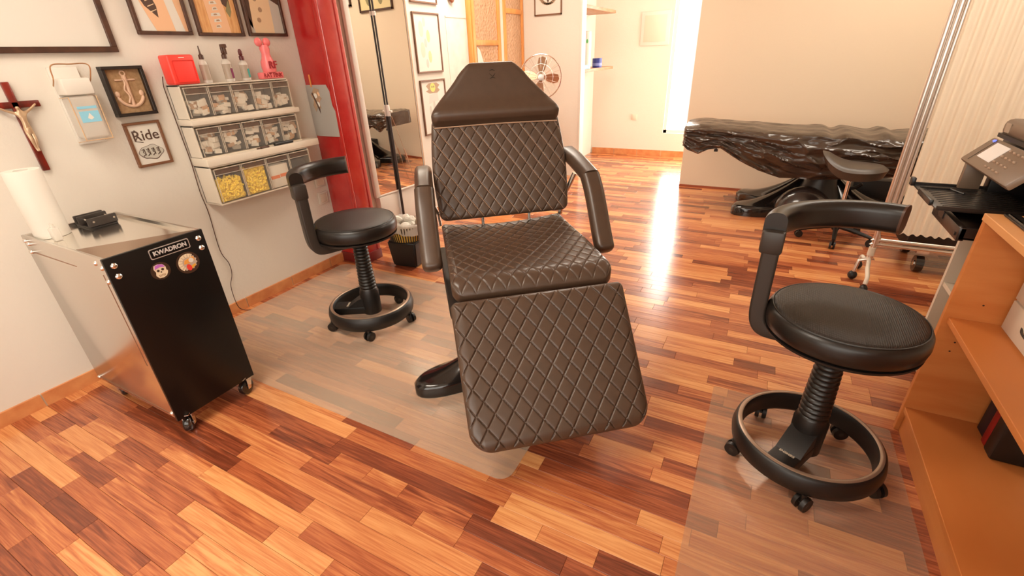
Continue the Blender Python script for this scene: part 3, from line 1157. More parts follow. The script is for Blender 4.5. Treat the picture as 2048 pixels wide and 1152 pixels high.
# things on the trolley
TZ = CZ1 - .014
bm = B()
lathe(bm, [(.02, TZ + .001), (.053, TZ + .001), (.054, TZ + .005), (.054, TZ + .245), (.052, TZ + .25), (.021, TZ + .25), (.02, TZ + .001)], c=(-2.372, .658, 0), seg=40)
tag(obj('paper_roll', bm, WPAPER), 'white paper towel roll standing on the steel trolley', 'paper roll')
hd = thing('machine_holder', 'small dark metal rack lying on the steel trolley tray', 'rack', (-2.37, .80, TZ))
hb = B()
box(hb, -.06, .075, -.045, .045, 0, .008, .002)
obj('base_plate', hb, BLACKP, hd)
for sx in (-.05, -.02, .06):
    bm = B(); box(bm, sx, sx + .012, -.05, .05, .008, .042, .003)
    obj('rest', bm, CHARC, hd)
for sy in (-.035, .035):
    bm = B(); cyl(bm, (-.06, sy, .03), (.085, sy, .03), .004, .004, 8)
    obj('rod', bm, CHROME, hd)
bm = B()
box(bm, -2.29, -2.26, .625, .65, TZ + .001, TZ + .05, .004)
cyl(bm, (-2.275, .638, TZ + .05), (-2.275, .638, TZ + .065), .006)
tag(obj('clear_bottle', bm, BOTTLE), 'little clear bottle next to the paper roll on the trolley', 'bottle')

# ================================================================ LEFT WALL: frames, crucifix, dispenser
def picture(name, label, cat, y0, y1, z0, z1, fw, depth, fm, bgm, group=None, X=XW):
    t = thing(name, label, cat, (X, (y0 + y1) / 2, z0), group=group)
    bm = B()
    for a in ((y0, y1, z0, z0 + fw), (y0, y1, z1 - fw, z1), (y0, y0 + fw, z0 + fw, z1 - fw), (y1 - fw, y1, z0 + fw, z1 - fw)):
        box(bm, X, X + depth, a[0], a[1], a[2], a[3], .0015, 1)
    obj('frame', bm, fm, t, world=True, smooth=0)
    bm = B(); box(bm, X + .001, X + depth * .45, y0 + fw, y1 - fw, z0 + fw, z1 - fw)
    p = obj('print', bm, bgm, t, world=True, smooth=0)
    return t, p


def art(par, mt, pts, X, y, z, lift, name='motif', h=.0004):
    bm = B()
    prism(bm, pts, (X + lift, y, z), (0, 1, 0), (0, 0, 1), (1, 0, 0), h)
    return obj(name, bm, mt, par, world=True, smooth=0)


t, p = picture('framed_certificate', 'large dark framed white certificate at the top left of the wall', 'picture', .26, 1.217, 1.381, 2.05, .022, .02, DFRAME, WPAPER)
bm = B()
for i in range(9):
    zz = 1.50 + i * .035
    box(bm, XW + .009, XW + .0096, .45, .45 + random.uniform(.3, .5), zz, zz + .004)
obj('text_lines', bm, PGREY, p, world=True, smooth=0)

t, p = picture('framed_photo', 'black framed tattoo photo with a leaf on a forearm, left of three', 'picture', 1.324, 1.568, 1.451, 1.80, .015, .02, DFRAME, WPAPER, 'row of three framed tattoo photos')
art(p, SKIN, [(.07, 0), (.155, 0), (.14, .15), (.10, .319), (.0, .319), (.01, .2), (.05, .06)], XW, 1.339, 1.466, .0095)
art(p, SKIN, [(.20, 0), (.214, 0), (.214, .319), (.16, .319), (.185, .1)], XW, 1.339, 1.466, .0095)
art(p, INK, [(.095, .055), (.10, .10), (.085, .16), (.055, .21), (.035, .2), (.03, .15), (.05, .10)], XW, 1.339, 1.466, .010)
for i in range(6):
    art(p, SKIN2, [(0, 0), (.03, .012), (.03, .015), (0, .004)], XW, 1.385 + .004 * (5 - i), 1.54 + i * .022, .0105)
t, p = picture('framed_photo', 'black framed tattoo photo with pale lettering on wood, middle of three', 'picture', 1.601, 1.847, 1.449, 1.80, .015, .02, DFRAME, PWOOD, 'row of three framed tattoo photos')
art(p, SKIN, [(.06, 0), (.16, 0), (.15, .2), (.14, .321), (.05, .321)], XW, 1.616, 1.464, .0095)
for i in range(9):
    w_ = .03 + .012 * (i % 3)
    art(p, WPAPER, [(-w_ / 2, 0), (w_ / 2, .004), (w_ / 2 - .006, .018), (-w_ / 2 + .004, .014)], XW, 1.716 + .003 * (i % 2), 1.485 + i * .026, .010)
    art(p, INKL, [(-.012, 0), (.008, .002), (.004, .009), (-.010, .007)], XW, 1.716 + .006 * (i % 2), 1.490 + i * .026, .0105)
art(p, INK, [(.15, .13), (.19, .10), (.19, .321), (.12, .321)], XW, 1.616, 1.464, .010)
art(p, POLIVE, [(.16, .10), (.175, .07), (.19, .10), (.185, .15)], XW, 1.616, 1.464, .0105)
t, p = picture('framed_photo', 'black framed tattoo photo of a pale limb beside the red pillar', 'picture', 1.877, 2.12, 1.452, 1.80, .015, .02, DFRAME, SKIN2, 'row of three framed tattoo photos')
art(p, INK, [(0, .05), (.02, .02), (.035, .18), (.03, .32), (0, .32)], XW, 1.892, 1.466, .0095)
art(p, PGREY, [(0, 0), (.03, 0), (.02, .05), (0, .09)], XW, 1.892, 1.466, .0095)
art(p, PGREY, [(.15, 0), (.214, 0), (.214, .25), (.16, .25)], XW, 1.892, 1.466, .0095)
art(p, INK, [(.155, .17), (.214, .14), (.214, .32), (.15, .32)], XW, 1.892, 1.466, .010)
for i in range(4):
    art(p, INKL, disc_pts(.012, 12), XW, 1.96 + .02 * (i % 2), 1.53 + .05 * i, .010)

t, p = picture('framed_anchor', 'deep black frame holding a pale anchor relief on burlap', 'picture', 1.113, 1.278, 1.121, 1.326, .013, .036, BLACKF, BURLAP)
ac, az = 1.196, 1.225
bm = B()
X = XW + .018
tube(bm, [(X, ac, az + .062), (X, ac, az - .06)], [.009, .008], 8)
tube(bm, [(X, ac - .04, az + .045), (X, ac + .04, az + .045)], .0035, 8)
tube(bm, [(X, ac + .052 * sin(radians(a)), az - .012 - .052 * cos(radians(a))) for a in range(-80, 81, 10)], [.003] + [.007] * 15 + [.003], 8)
for s in (-1, 1):
    sphere(bm, (X, ac + s * .049, az - .012), .011, (.5, 1, 1.2), 10)
tube(bm, [(X, ac + .010 * cos(a), az + .072 + .010 * sin(a)) for a in [2 * pi * k / 12 for k in range(12)]], .003, 6, closed=True)
tube(bm, [(X + .008, ac - .012 + .006 * sin(k * 1.2), az + .05 - k * .011) for k in range(10)], .0035, 6)
obj('anchor', bm, mat('pale_anchor', S(214, 178, 150), .5), p, world=True)

t, p = picture('framed_lettering', 'small brown frame with blackletter script below the anchor frame', 'picture', 1.124, 1.277, .893, 1.092, .011, .016, BFRAME, WPAPER)
c_ = 1.2005
bm = text_bm('Ride', .064, .0003, Matrix.Translation((XW + .0080, c_, 1.030)) @ RX, .0006, 1.0)
obj('lettering', bm, INK, p, world=True, smooth=0)
bm = B()
tube(bm, [(XW + .0078, c_ - .052, 1.045), (XW + .0078, c_ - .04, 1.058), (XW + .0078, c_ - .03, 1.040), (XW + .0078, c_ - .05, 1.010), (XW + .0078, c_ - .02, 1.002)], .0022, 6)
obj('flourish', bm, INK, p, world=True)
bl = [(.050 * cos(a) * (1 + .06 * cos(4 * a)), .030 * sin(a) * (1 + .10 * cos(5 * a))) for a in [2 * pi * k / 40 for k in range(40)]]
art(p, INK, [(a * 1.05, b * 1.09) for a, b in bl], XW, c_, .955, .0074)
art(p, PGREY, bl, XW, c_, .956, .0078)
bm = B()
for k, uu in enumerate((-.034, -.014, .008, .030)):
    q = XW + .0086
    tube(bm, [(q, c_ + uu - .006, .968), (q, c_ + uu + .004, .974), (q, c_ + uu - .002, .957), (q, c_ + uu + .006, .950), (q, c_ + uu - .006, .940)], .0022, 5)
    tube(bm, [(q, c_ + uu + .005, .972), (q, c_ + uu + .007, .944)], .0016, 5)
obj('lettering', bm, INK, p, world=True)

# crucifix
cr = thing('crucifix', 'red brown wooden crucifix with a pale metal figure on the left wall', 'crucifix', (XW, .797, .953))
bm = B(); box(bm, XW + .001, XW + .016, .785, .809, .953, 1.285, .003)
obj('upright_beam', bm, CROSSW, cr, world=True)
bm = B(); box(bm, XW + .001, XW + .016, .718, .872, 1.192, 1.216, .003)
obj('cross_beam', bm, CROSSW, cr, world=True)
# the cast figure: one skinned body, arms spread, head bowed
me = bpy.data.meshes.new('figure')
X = XW + .024
V = [(X, .797, 1.115), (X + .002, .797, 1.145), (X + .004, .797, 1.172), (X + .006, .794, 1.188), (X + .010, .791, 1.200),
     (X, .783, 1.174), (X - .002, .760, 1.186), (X - .004, .737, 1.203), (X, .811, 1.174), (X - .002, .834, 1.187), (X - .004, .856, 1.204),
     (X, .790, 1.108), (X + .006, .791, 1.075), (X, .795, 1.042), (X + .004, .796, 1.030), (X, .804, 1.108), (X + .006, .803, 1.075), (X, .799, 1.042), (X + .004, .799, 1.030)]
Ed = [(0, 1), (1, 2), (2, 3), (3, 4), (2, 5), (5, 6), (6, 7), (2, 8), (8, 9), (9, 10), (0, 11), (11, 12), (12, 13), (13, 14), (0, 15), (15, 16), (16, 17), (17, 18)]
RR = [.011, .010, .012, .005, .0085, .006, .0045, .0035, .006, .0045, .0035, .0075, .006, .0045, .004, .0075, .006, .0045, .004]
me.from_pydata([Vector(v) - Vector((XW, .797, .953)) for v in V], Ed, [])
fo = bpy.data.objects.new('figure', me)
COL.objects.link(fo)
fo.parent = cr
md = fo.modifiers.new('skin', 'SKIN')
for i, v in enumerate(me.skin_vertices[0].data):
    v.radius = (RR[i], RR[i])
me.skin_vertices[0].data[0].use_root = True
sd_ = fo.modifiers.new('sub', 'SUBSURF'); sd_.levels = 1; sd_.render_levels = 2
me.materials.append(GOLD)
bm = B(); lathe(bm, [(.010, 1.098), (.0125, 1.105), (.012, 1.120), (.010, 1.122)], c=(X, .797, 0), seg=14)
obj('loincloth', bm, GOLD, cr, world=True)

# soap dispenser
ds = thing('soap_dispenser', 'white wall mounted soap dispenser with a blue label and wire lever', 'soap dispenser', (XW, .985, 1.03))
bm = B(); box(bm, XW, XW + .018, .94, 1.04, 1.03, 1.33, .004)
obj('wall_plate', bm, WHITE, ds, world=True)
bm = B(); box(bm, XW + .018, XW + .10, .936, 1.036, 1.225, 1.288, .008)
obj('pump_housing', bm, WHITE, ds, world=True)
bm = B()
tube(bm, smooth_path([(XW + .05, .925, 1.262), (XW + .085, .922, 1.288), (XW + .10, .927, 1.335), (XW + .10, .985, 1.338), (XW + .10, 1.048, 1.335), (XW + .085, 1.046, 1.288), (XW + .05, 1.046, 1.262)], 6), .0024, 8)
obj('lever', bm, mat('bronzed_wire', S(196, 150, 110), .3, metal=.7), ds, world=True)
bm = B(); box(bm, XW + .02, XW + .095, .940, 1.032, 1.055, 1.222, .012, 3)
bt = obj('bottle', bm, BOTTLE, ds, world=True)
bm = B(); box(bm, XW + .0955, XW + .0962, .952, 1.02, 1.12, 1.163); box(bm, XW + .0955, XW + .0962, .952, 1.02, 1.172, 1.182)
obj('label', bm, BLUE, bt, world=True, smooth=0)
bm = B()
prism(bm, [(0, 0), (.011, -.02), (0, -.026), (-.011, -.02)], (XW + .0963, .986, 1.156), (0, 1, 0), (0, 0, 1), (1, 0, 0), .0004)
obj('droplet', bm, WPAPER, bt, world=True, smooth=0)
bm = B()
for yy in (.938, 1.034):
    tube(bm, [(XW + .018, yy, 1.215), (XW + .097, yy, 1.218), (XW + .097, yy, 1.05), (XW + .018, yy, 1.04)], .0018, 6)
tube(bm, [(XW + .097, .938, 1.05), (XW + .097, 1.034, 1.05)], .0018, 6)
obj('cage', bm, mat('tan_wire', S(206, 170, 130), .4), ds, world=True)

# wall sockets near the red pillar
for zz, lab in ((.60, 'white wall socket near the red pillar, upper of two'), (.485, 'white wall socket near the red pillar, lower of two')):
    t = thing('wall_socket', lab, 'socket', (XW, 2.12, zz), group='wall sockets by the pillar')
    bm = B(); box(bm, XW, XW + .009, 2.08, 2.16, zz - .04, zz + .04, .004)
    obj('plate', bm, WHITE, t, world=True)
    bm = B(); box(bm, XW + .009, XW + .011, 2.092, 2.148, zz - .028, zz + .028, .003)
    obj('insert', bm, CREAM, t, world=True)

# ================================================================ STORAGE BIN UNIT
un = thing('bin_unit', 'cream wall unit with three tiers of clear tilting storage bins', 'storage unit', (XW, 1.68, .65))
UX, UX3 = -2.494, -2.462
Y0, Y1 = 1.37, 1.981
BINS = []


def tier(z0, z1, xf, n, y0, y1):
    bm = B()
    box(bm, XW, xf - .012, y0, y0 + .007, z0, z1, .001, 1)
    box(bm, XW, xf - .012, y1 - .007, y1, z0, z1, .001, 1)
    box(bm, XW, XW + .006, y0, y1, z0, z1)
    box(bm, XW, xf - .006, y0, y1, z0 - .004, z0 + .003)
    box(bm, XW, xf - .012, y0, y1, z1 - .006, z1)
    obj('tier_housing', bm, CREAM, un, world=True, smooth=0)
    wd = (y1 - y0 - .014) / n
    for i in range(n):
        a = y0 + .007 + i * wd + .002
        b_ = a + wd - .004
        zt = z1 - .012
        bm = B()
        # bin body: front pane slightly sloped, sides, bottom, back lip
        fo_, th = .012, .002
        prism(bm, [(xf - fo_ - .004, z0 + .006), (xf - .002, z0 + .006 + .0), (xf, z0 + .012), (xf, zt), (xf - th * 1.2, zt), (xf - th * 1.2, z0 + .012)], (0, a, 0), (1, 0, 0), (0, 0, 1), (0, 1, 0), b_ - a)
        box(bm, XW + .03, xf - th, a, a + th, z0 + .006, zt)
        box(bm, XW + .03, xf - th, b_ - th, b_, z0 + .006, zt)
        box(bm, XW + .03, xf - th, a, b_, z0 + .005, z0 + .007)
        box(bm, XW + .03, XW + .032, a, b_, z0 + .006, zt - .03)
        k = obj('bin', bm, CLEAR, un, world=True, smooth=0)
        bm = B()
        box(bm, xf - .001, xf + .006, a, b_, zt - .004, zt, .001, 1)
        box(bm, xf, xf + .002, a, a + .0035, z0 + .01, zt)
        box(bm, xf, xf + .002, b_ - .0035, b_, z0 + .01, zt)
        box(bm, xf, xf + .003, a, b_, zt - .032, zt - .029)
        obj('rim', bm, mat('clear_rim', S(222, 206, 186), .15, alpha=.6), k, world=True, smooth=0)
        bm = B()
        box(bm, xf - .0005, xf + .0012, a + .012, b_ - .012, zt - .027, zt - .007)
        obj('label_slot', bm, mat('label_slot_smoke', S(112, 92, 80), .2, alpha=.75), k, world=True, smooth=0)
        BINS.append((a, b_, z0 + .008, zt, xf))


tier(1.080, 1.236, UX, 5, Y0, Y1)
tier(.894, 1.050, UX, 5, Y0, Y1)
tier(.658, .852, UX3, 4, Y0, 1.985)
for z0, z1, xx, ye in ((1.052, 1.077, UX + .008, 2.0), (.854, .891, UX + .03, 2.07)):
    bm = B(); box(bm, XW, xx, Y0 - .004, ye, z0, z1, .002)
    obj('shelf_board', bm, CREAM, un, world=True)

ordn = ('first', 'second', 'third', 'fourth', 'fifth')
for i, (a, b_, z0, zt, xf) in enumerate(BINS):
    row_, k = (0, i) if i < 5 else ((1, i - 5) if i < 10 else (2, i - 10))
    rn = ('top', 'middle', 'bottom')[row_]
    rnd = random.Random(i * 13 + 1)
    if row_ < 2:
        bm = B()
        fillh = (.075, .085, .09, .085, .07)[k] if row_ == 0 else (.10, .11, .125, .11, .115)[k]
        for q in range(26):
            cx = rnd.uniform(XW + .055, xf - .018)
            if q > 8:
                cx = xf - .016 - rnd.random() * .012
            cy = rnd.uniform(a + .024, b_ - .024)
            cz = z0 + .012 + rnd.random() * (fillh - .012)
            w_, h_, d_ = rnd.uniform(.013, .022), rnd.uniform(.006, .014), rnd.uniform(.004, .010)
            M = Matrix.Translation((cx, cy, cz)) @ Matrix.Rotation(rnd.uniform(-.25, .25), 4, 'X') @ Matrix.Rotation(rnd.uniform(-.3, .3), 4, 'Z')
            t_ = bmesh.new()
            bmesh.ops.create_cube(t_, size=1)
            bmesh.ops.scale(t_, vec=(d_ * 2, w_ * 2, h_ * 2), verts=t_.verts)
            for f in t_.faces:
                f.material_index = 0 if q % 4 else 1 + (q // 4) % 2
            _merge(bm, t_, M)
        o = obj('wrapped_packets', bm, [WPAPER, INKL, mat('tan_carton', S(196, 158, 122), .6)], smooth=0)
        tag(o, 'white packets jumbled in the %s clear bin from the left, %s tier' % (ordn[k], rn), 'packets', 'packets in the clear bins')
        o['kind'] = 'stuff'
    elif k < 2:
        bm = B()
        fillh = (.115, .145)[k]
        for q in range(230):
            cx = rnd.uniform(XW + .05, xf - .012)
            if q > 60:
                cx = xf - .011 - rnd.random() * .006
            cy = rnd.uniform(a + .012, b_ - .012)
            cz = z0 + .009 + rnd.random() * fillh * (1 if q % 3 else .93)
            d_ = Vector((rnd.uniform(-.3, .3), rnd.uniform(-1, 1), rnd.uniform(-1, 1))).normalized() * .007
            cyl(bm, Vector((cx, cy, cz)) - d_, Vector((cx, cy, cz)) + d_, .0055, .0045, 8)
        box(bm, XW + .04, xf - .018, a + .006, b_ - .006, z0, z0 + fillh * .94)
        o = obj('yellow_caps', bm, YELLOW)
        tag(o, 'heap of small yellow caps in the %s bin from the left, bottom tier' % ordn[k], 'caps', 'yellow caps in the bottom bins')
        o['kind'] = 'stuff'
    elif k == 2:
        t = thing('carton', 'white carton with an orange band in the third bottom bin', 'carton', ((XW + xf) / 2, (a + b_) / 2, z0))
        bm = B(); box(bm, XW + .045, xf - .008, a + .012, b_ - .012, z0, z0 + .125, .002)
        obj('box', bm, WPAPER, t, world=True)
        bm = B(); box(bm, xf - .008, xf - .0072, a + .012, (a + b_) / 2 - .004, z0 + .05, z0 + .068); box(bm, xf - .008, xf - .0072, (a + b_) / 2, b_ - .012, z0 + .053, z0 + .071)
        obj('orange_band', bm, ORANGE, t, world=True, smooth=0)
    else:
        bm = B(); box(bm, XW + .045, xf - .01, a + .012, b_ - .03, z0, z0 + .13, .006)
        tag(obj('dark_case', bm, BLACKP), 'dark case in the rightmost bin of the bottom tier', 'case')

# black marker and a crumpled wrapper lying on the ledge above the bottom tier
bm = B()
cyl(bm, (UX + .018, 1.77, .8995), (UX + .014, 1.895, .8995), .0085, .0085, 14)
tag(obj('marker', bm, BLACKP), 'thick black marker lying on the ledge above the bottom bins', 'marker')
bm = B()
tube(bm, smooth_path([(UX + .02, 1.655, .8955), (UX + .022, 1.68, .8965), (UX + .018, 1.705, .8975), (UX + .02, 1.735, .8965)], 5), [.003] * 5 + [.0055] * 5 + [.005] * 5 + [.002], 8)
tag(obj('wrapper_twist', bm, DKBROWN), 'little brown twist left of the black marker on the ledge', 'wrapper')

# things on top of the unit
SZ = 1.237
sp = thing('speaker', 'coral red portable speaker on top of the bin unit', 'speaker', (-2.535, 1.418, SZ))
bm = B(); box(bm, -.038, .038, -.062, .062, 0, .128, .010, 3)
obj('body', bm, CORAL, sp)
bm = B(); box(bm, .036, .0395, -.046, .054, .012, .104, .006)
obj('grille', bm, CORAL2, sp)
bm = B(); box(bm, .0375, .0392, -.010, .016, .1135, .117)
obj('badge', bm, WPAPER, sp, smooth=0)


def bottle(name, label, y, h, r, nozzle, labm, capm, x=-2.525):
    t = thing(name, label, 'bottle', (x, y, SZ), group='bottles on the bin unit')
    bm = B()
    hb_ = h * .62
    lathe(bm, [(0, 0), (r, 0), (r, hb_ * .86), (r * .8, hb_ * .95), (r * .45, hb_), (r * .4, hb_ + .006), (0, hb_ + .006)], seg=24)
    obj('body', bm, BOTTLE, t)
    bm = B()
    lathe(bm, [(r * 1.015, hb_ * .12), (r * 1.02, hb_ * .12), (r * 1.02, hb_ * .8), (r * 1.015, hb_ * .8)], seg=24)
    lb_ = obj('label', bm, MAT.get('smoke_label') or labm, t)
    if labm in (PLUM, TEAL):
        bm = B(); box(bm, r * .98, r * 1.06, .0, r * .5, hb_ * .16, hb_ * .6)
        obj('print', bm, labm, lb_, smooth=0)
    bm = B()
    lathe(bm, [(0, hb_ + .004), (r * .55, hb_ + .004), (r * .55, hb_ + .022), (r * .3, hb_ + .026)] + ([(r * .22, hb_ + .03), (.0025, h), (0, h)] if nozzle else [(r * .42, hb_ + .03), (r * .42, h - .01), (r * .2, h), (0, h)]), seg=20)
    obj('cap', bm, capm, t)
    return t


bottle('squeeze_bottle', 'clear squeeze bottle with a pointed nozzle beside the red speaker', 1.533, .165, .020, True, mix_clear('smoke_label', S(176, 152, 128), .5), DKBROWN)
b2 = bottle('spray_bottle', 'spray bottle with a plum label, middle of the three bottles', 1.652, .165, .022, False, PLUM, DKBROWN)
bm = B(); box(bm, -.008, .035, -.006, .006, .155, .172, .003); box(bm, .02, .026, -.004, .004, .125, .158)
obj('trigger', bm, DKBROWN, b2)
bottle('dropper_bottle', 'dropper bottle with a teal label and dark red bulb', 1.745, .150, .022, False, TEAL, mat('oxblood_cap', S(90, 30, 30), .3))

# plain pink lettered ornament
pk = thing('pink_ornament', 'translucent pink lettered ornament at the right end of the bin unit', 'ornament', (-2.525, 1.895, SZ))
bm = B(); box(bm, -.022, .022, -.068, .068, 0, .034, .006)
obj('base', bm, PINK, pk)
bm = B()
lathe(bm, [(0, .034), (.034, .034), (.038, .055), (.036, .085), (.026, .105), (.022, .125), (.026, .15), (.020, .168), (0, .172)], seg=32)
obj('body', bm, PINK, pk)
bm = B(); sphere(bm, (0, -.028, .182), .022, (.7, 1, 1)); sphere(bm, (0, .022, .182), .022, (.7, 1, 1))
obj('knob', bm, PINK, pk)
obj('lettering', text_bm('RAT FINK', .030, .0006, Matrix.Translation((.0226, 0, .017)) @ RX, .0006, .92), REDINK, pk, smooth=0)
obj('lettering', text_bm('RF', .050, .0015, Matrix.Translation((.0385, 0, .068)) @ RX, .0012, 1), REDINK, pk, smooth=0)

# cable from the speaker down the wall
bm = B()
tube(bm, smooth_path([(XW + .03, 1.352, 1.275), (XW + .012, 1.352, 1.235), (XW + .005, 1.355, 1.19), (XW + .005, 1.358, 1.0), (XW + .005, 1.360, .87), (XW + .005, 1.354, .72), (XW + .005, 1.360, .60), (XW + .005, 1.352, .39), (XW + .006, 1.375, .30), (XW + .006, 1.37, .23), (XW + .02, 1.335, .17), (XW + .03, 1.33, .05), (XW + .03, 1.36, .006), (XW + .06, 1.38, .004)], 6), .0022, 6)
tag(obj('speaker_cable', bm, DKBROWN), 'thin brown cable running down the wall from the red speaker', 'cable')

# sheet of paper with a tattoo drawing on the red pillar
dw_ = thing('tattoo_sheet', 'white sheet with a colour tattoo drawing hung on the red pillar', 'drawing', (-2.50, 2.178, .885))
bm = B()
V_ = grid(bm, lambda u, v: Vector((XW + .004 + (.178 + (.04 if v < .75 else .04 * (1 - v) / .25)) * u, 2.177 - .004 * sin(pi * u) - .006 * (1 - v) * u, .884 + .303 * v)), 9, 12)
bmesh.ops.solidify(bm, geom=bm.faces[:], thickness=.0006)
obj('sheet', bm, WPAPER, dw_, world=True, recalc=False)
for mt_, pts in ((INKL, [(.0, .0), (.02, .03), (.05, .02), (.045, .06), (.07, .08), (.05, .10), (.06, .13), (.02, .14), (.0, .12), (-.02, .10), (0, .07), (-.015, .04)]),
                 (WPAPER, disc_pts(.016, 14, .03, .045)), (WPAPER, disc_pts(.015, 14, .02, .095)),
                 (INK, [(-.01, .11), (.0, .115), (.04, .02), (.035, -.01), (.028, .012)]), (PPINK, [(.045, .05), (.055, .07), (.05, .08), (.042, .07)]),
                 (SKIN, [(.05, .09), (.062, .1), (.05, .12), (.04, .11)])):
    bm = B()
    prism(bm, pts, (-2.545, 2.1715 - .0004 * random.random(), 1.03), (1, 0, 0), (0, 0, 1), (0, -1, 0), .0006)
    obj('motif', bm, mt_, dw_, world=True, smooth=0)
bm = B(); box(bm, -2.548, -2.541, 2.168, 2.176, 1.175, 1.245, .001, 1)
obj('clip_stick', bm, ORANGEW, dw_, world=True)

# ================================================================ MIRROR, PICTURES ON THE REAR PART OF THE LEFT WALL
MA = radians(5.3)
mr = thing('wall_mirror', 'tall white framed mirror leaning out from the wall behind the red pillar', 'mirror', (-2.57, 2.59, .36), -MA)
# local y runs along the mirror, local x is its normal
ML = .555
bm = B(); box(bm, -.022, -.002, 0, ML, 0, 1.75)
obj('backing', bm, WHITE, mr, smooth=0)
bm = B(); box(bm, -.002, 0, .03, ML - .004, .012, 1.73)
obj('mirror_glass', bm, MIRROR, mr, smooth=0)
bm = B(); box(bm, -.022, .008, -.012, .03, 0, 1.75, .003); box(bm, -.022, .004, ML - .004, ML + .002, 0, 1.75); box(bm, -.022, .006, 0, ML, 0, .012, .002); box(bm, -.022, .006, 0, ML, 1.73, 1.75, .002)
obj('frame', bm, WHITE, mr)
bm = B(); box(bm, .006, .0085, ML - .006, ML + .002, 0, 1.75)
obj('edge_strip', bm, mat('tan_strip', S(196, 158, 122), .6), mr, smooth=0)
# the bracket box that carries it
bm = B(); box(bm, XW, -2.555, 2.60, 3.14, .10, .357, .004)
tag(obj('mirror_ledge', bm, WHITE), 'white ledge on the wall under the tall mirror', 'ledge')

t, p = picture('framed_drawing', 'pale framed drawing, topmost of the column right of the mirror', 'picture', 3.305, 3.655, 1.70, 2.14, .012, .016, BFRAME, WPAPER)
t, p = picture('framed_drawing', 'pale framed drawing in the middle of the column right of the mirror', 'picture', 3.308, 3.657, 1.200, 1.638, .012, .016, BFRAME, WPAPER)
for k in range(7):
    art(p, (PGREY, POCHRE, PGRN)[k % 3], disc_pts(.028 + .01 * (k % 3), 14, 0, 0, .6, 1.2), XW, 3.45 + .05 * sin(k * 2.1), 1.27 + .05 * k, .0075)
t, p = picture('framed_drawing', 'framed drawing with a yellow face low beside the chair headrest', 'picture', 3.312, 3.660, .710, 1.147, .012, .016, BFRAME, WPAPER)
art(p, INKL, [(-.09, .0), (-.06, -.03), (-.1, -.04), (-.05, -.06), (.06, -.06), (.10, -.04), (.07, -.02), (.1, .0), (.06, .02), (-.05, .02)], XW, 3.48, 1.10, .0075)
art(p, mat('print_yellow', S(226, 208, 110), .6), disc_pts(.036, 16), XW, 3.48, 1.085, .0080)
art(p, POLIVE, disc_pts(.009, 10), XW, 3.47, 1.09, .0085)
art(p, POLIVE, disc_pts(.009, 10), XW, 3.495, 1.09, .0085)
art(p, mat('print_blush', S(232, 200, 190), .6), [(-.07, 0), (.07, .02), (.06, .08), (-.05, .07)], XW, 3.48, .96, .0075)
for k in range(5):
    art(p, PGREY, disc_pts(.03, 14, 0, 0, .5, 1.3), XW, 3.46 + .04 * sin(k * 1.7), .80 + .035 * k, .0078)
po = thing('wall_poster', 'large pale poster on the left wall beside the orange door', 'poster', (XW, 3.93, .62))
bm = B(); box(bm, XW, XW + .004, 3.765, 4.085, .62, 1.628)
obj('sheet', bm, mat('poster_pale', S(222, 220, 208), .6, noise_col=(S(204, 206, 194), 9)), po, world=True, smooth=0)
bm = B(); box(bm, XW + .004, XW + .008, 3.765, 4.085, 1.618, 1.628)
obj('top_strip', bm, CREAM, po, world=True, smooth=0)
bm = B(); sphere(bm, (XW + .02, 3.865, 1.775), .042, (.4, 1, 1.2)); cyl(bm, (XW + .01, 3.865, 1.82), (XW + .01, 3.865, 1.86), .003, .003, 6)
tag(obj('hanging_ornament', bm, mat('ornament_brown', S(150, 84, 52), .4)), 'small brown ornament hung above the pale poster', 'ornament')

# pictures over the bench (seen in the mirror)
for a, b_, z0, lab, bg in ((-.02, .69, 1.91, 'ochre framed picture high above the covered bench', POCHRE), (.88, 1.35, 2.008, 'pale framed picture high on the wall behind the screen', WPAPER)):
    t = thing('framed_painting', lab, 'picture', ((a + b_) / 2, YB, z0))
    bm = B()
    z1 = 2.5
    for q in ((a, b_, z0, z0 + .025), (a, b_, z1 - .025, z1), (a, a + .025, z0, z1), (b_ - .025, b_, z0, z1)):
        box(bm, q[0], q[1], YB - .025, YB, q[2], q[3])
    obj('frame', bm, DFRAME, t, world=True, smooth=0)
    bm = B(); box(bm, a + .02, b_ - .02, YB - .012, YB - .001, z0 + .02, z1 - .02)
    p = obj('print', bm, bg, t, world=True, smooth=0)
    if bg is POCHRE:
        for cx, mt_ in ((.22, POLIVE), (.26, PPINK), (.48, POLIVE)):
            bm = B()
            prism(bm, disc_pts(.09 if mt_ is POLIVE else .055, 18, 0, 0, .8, 2.0), (cx, YB - .012 - (.0005 if mt_ is POLIVE else .001), 2.16), (1, 0, 0), (0, 0, 1), (0, -1, 0), .0005)
            obj('motif', bm, mt_, p, world=True, smooth=0)

# small framed crest on the partition
t = thing('framed_crest', 'thin framed crest print on the wall above the fan', 'picture', (-2.26, YP, 1.67))
bm = B()
for q in ((-2.415, -2.105, 1.668, 1.68), (-2.415, -2.105, 2.09, 2.10), (-2.415, -2.405, 1.668, 2.10), (-2.117, -2.105, 1.668, 2.10)):
    box(bm, q[0], q[1], YP - .016, YP, q[2], q[3])
obj('frame', bm, BFRAME, t, world=True, smooth=0)
bm = B(); box(bm, -2.41, -2.11, YP - .008, YP, 1.675, 2.095)
p = obj('print', bm, WPAPER, t, world=True, smooth=0)
bm = B()
for k in range(13):
    a = radians(-160 + k * 11.5 * 1.15)
    prism(bm, disc_pts(.018, 8, .09 * cos(a), .09 * sin(a), 1.2, .7), (-2.26, YP - .0085, 1.86), (1, 0, 0), (0, 0, 1), (0, -1, 0), .0005)
obj('wreath', bm, INKL, p, world=True, smooth=0)
bm = B()
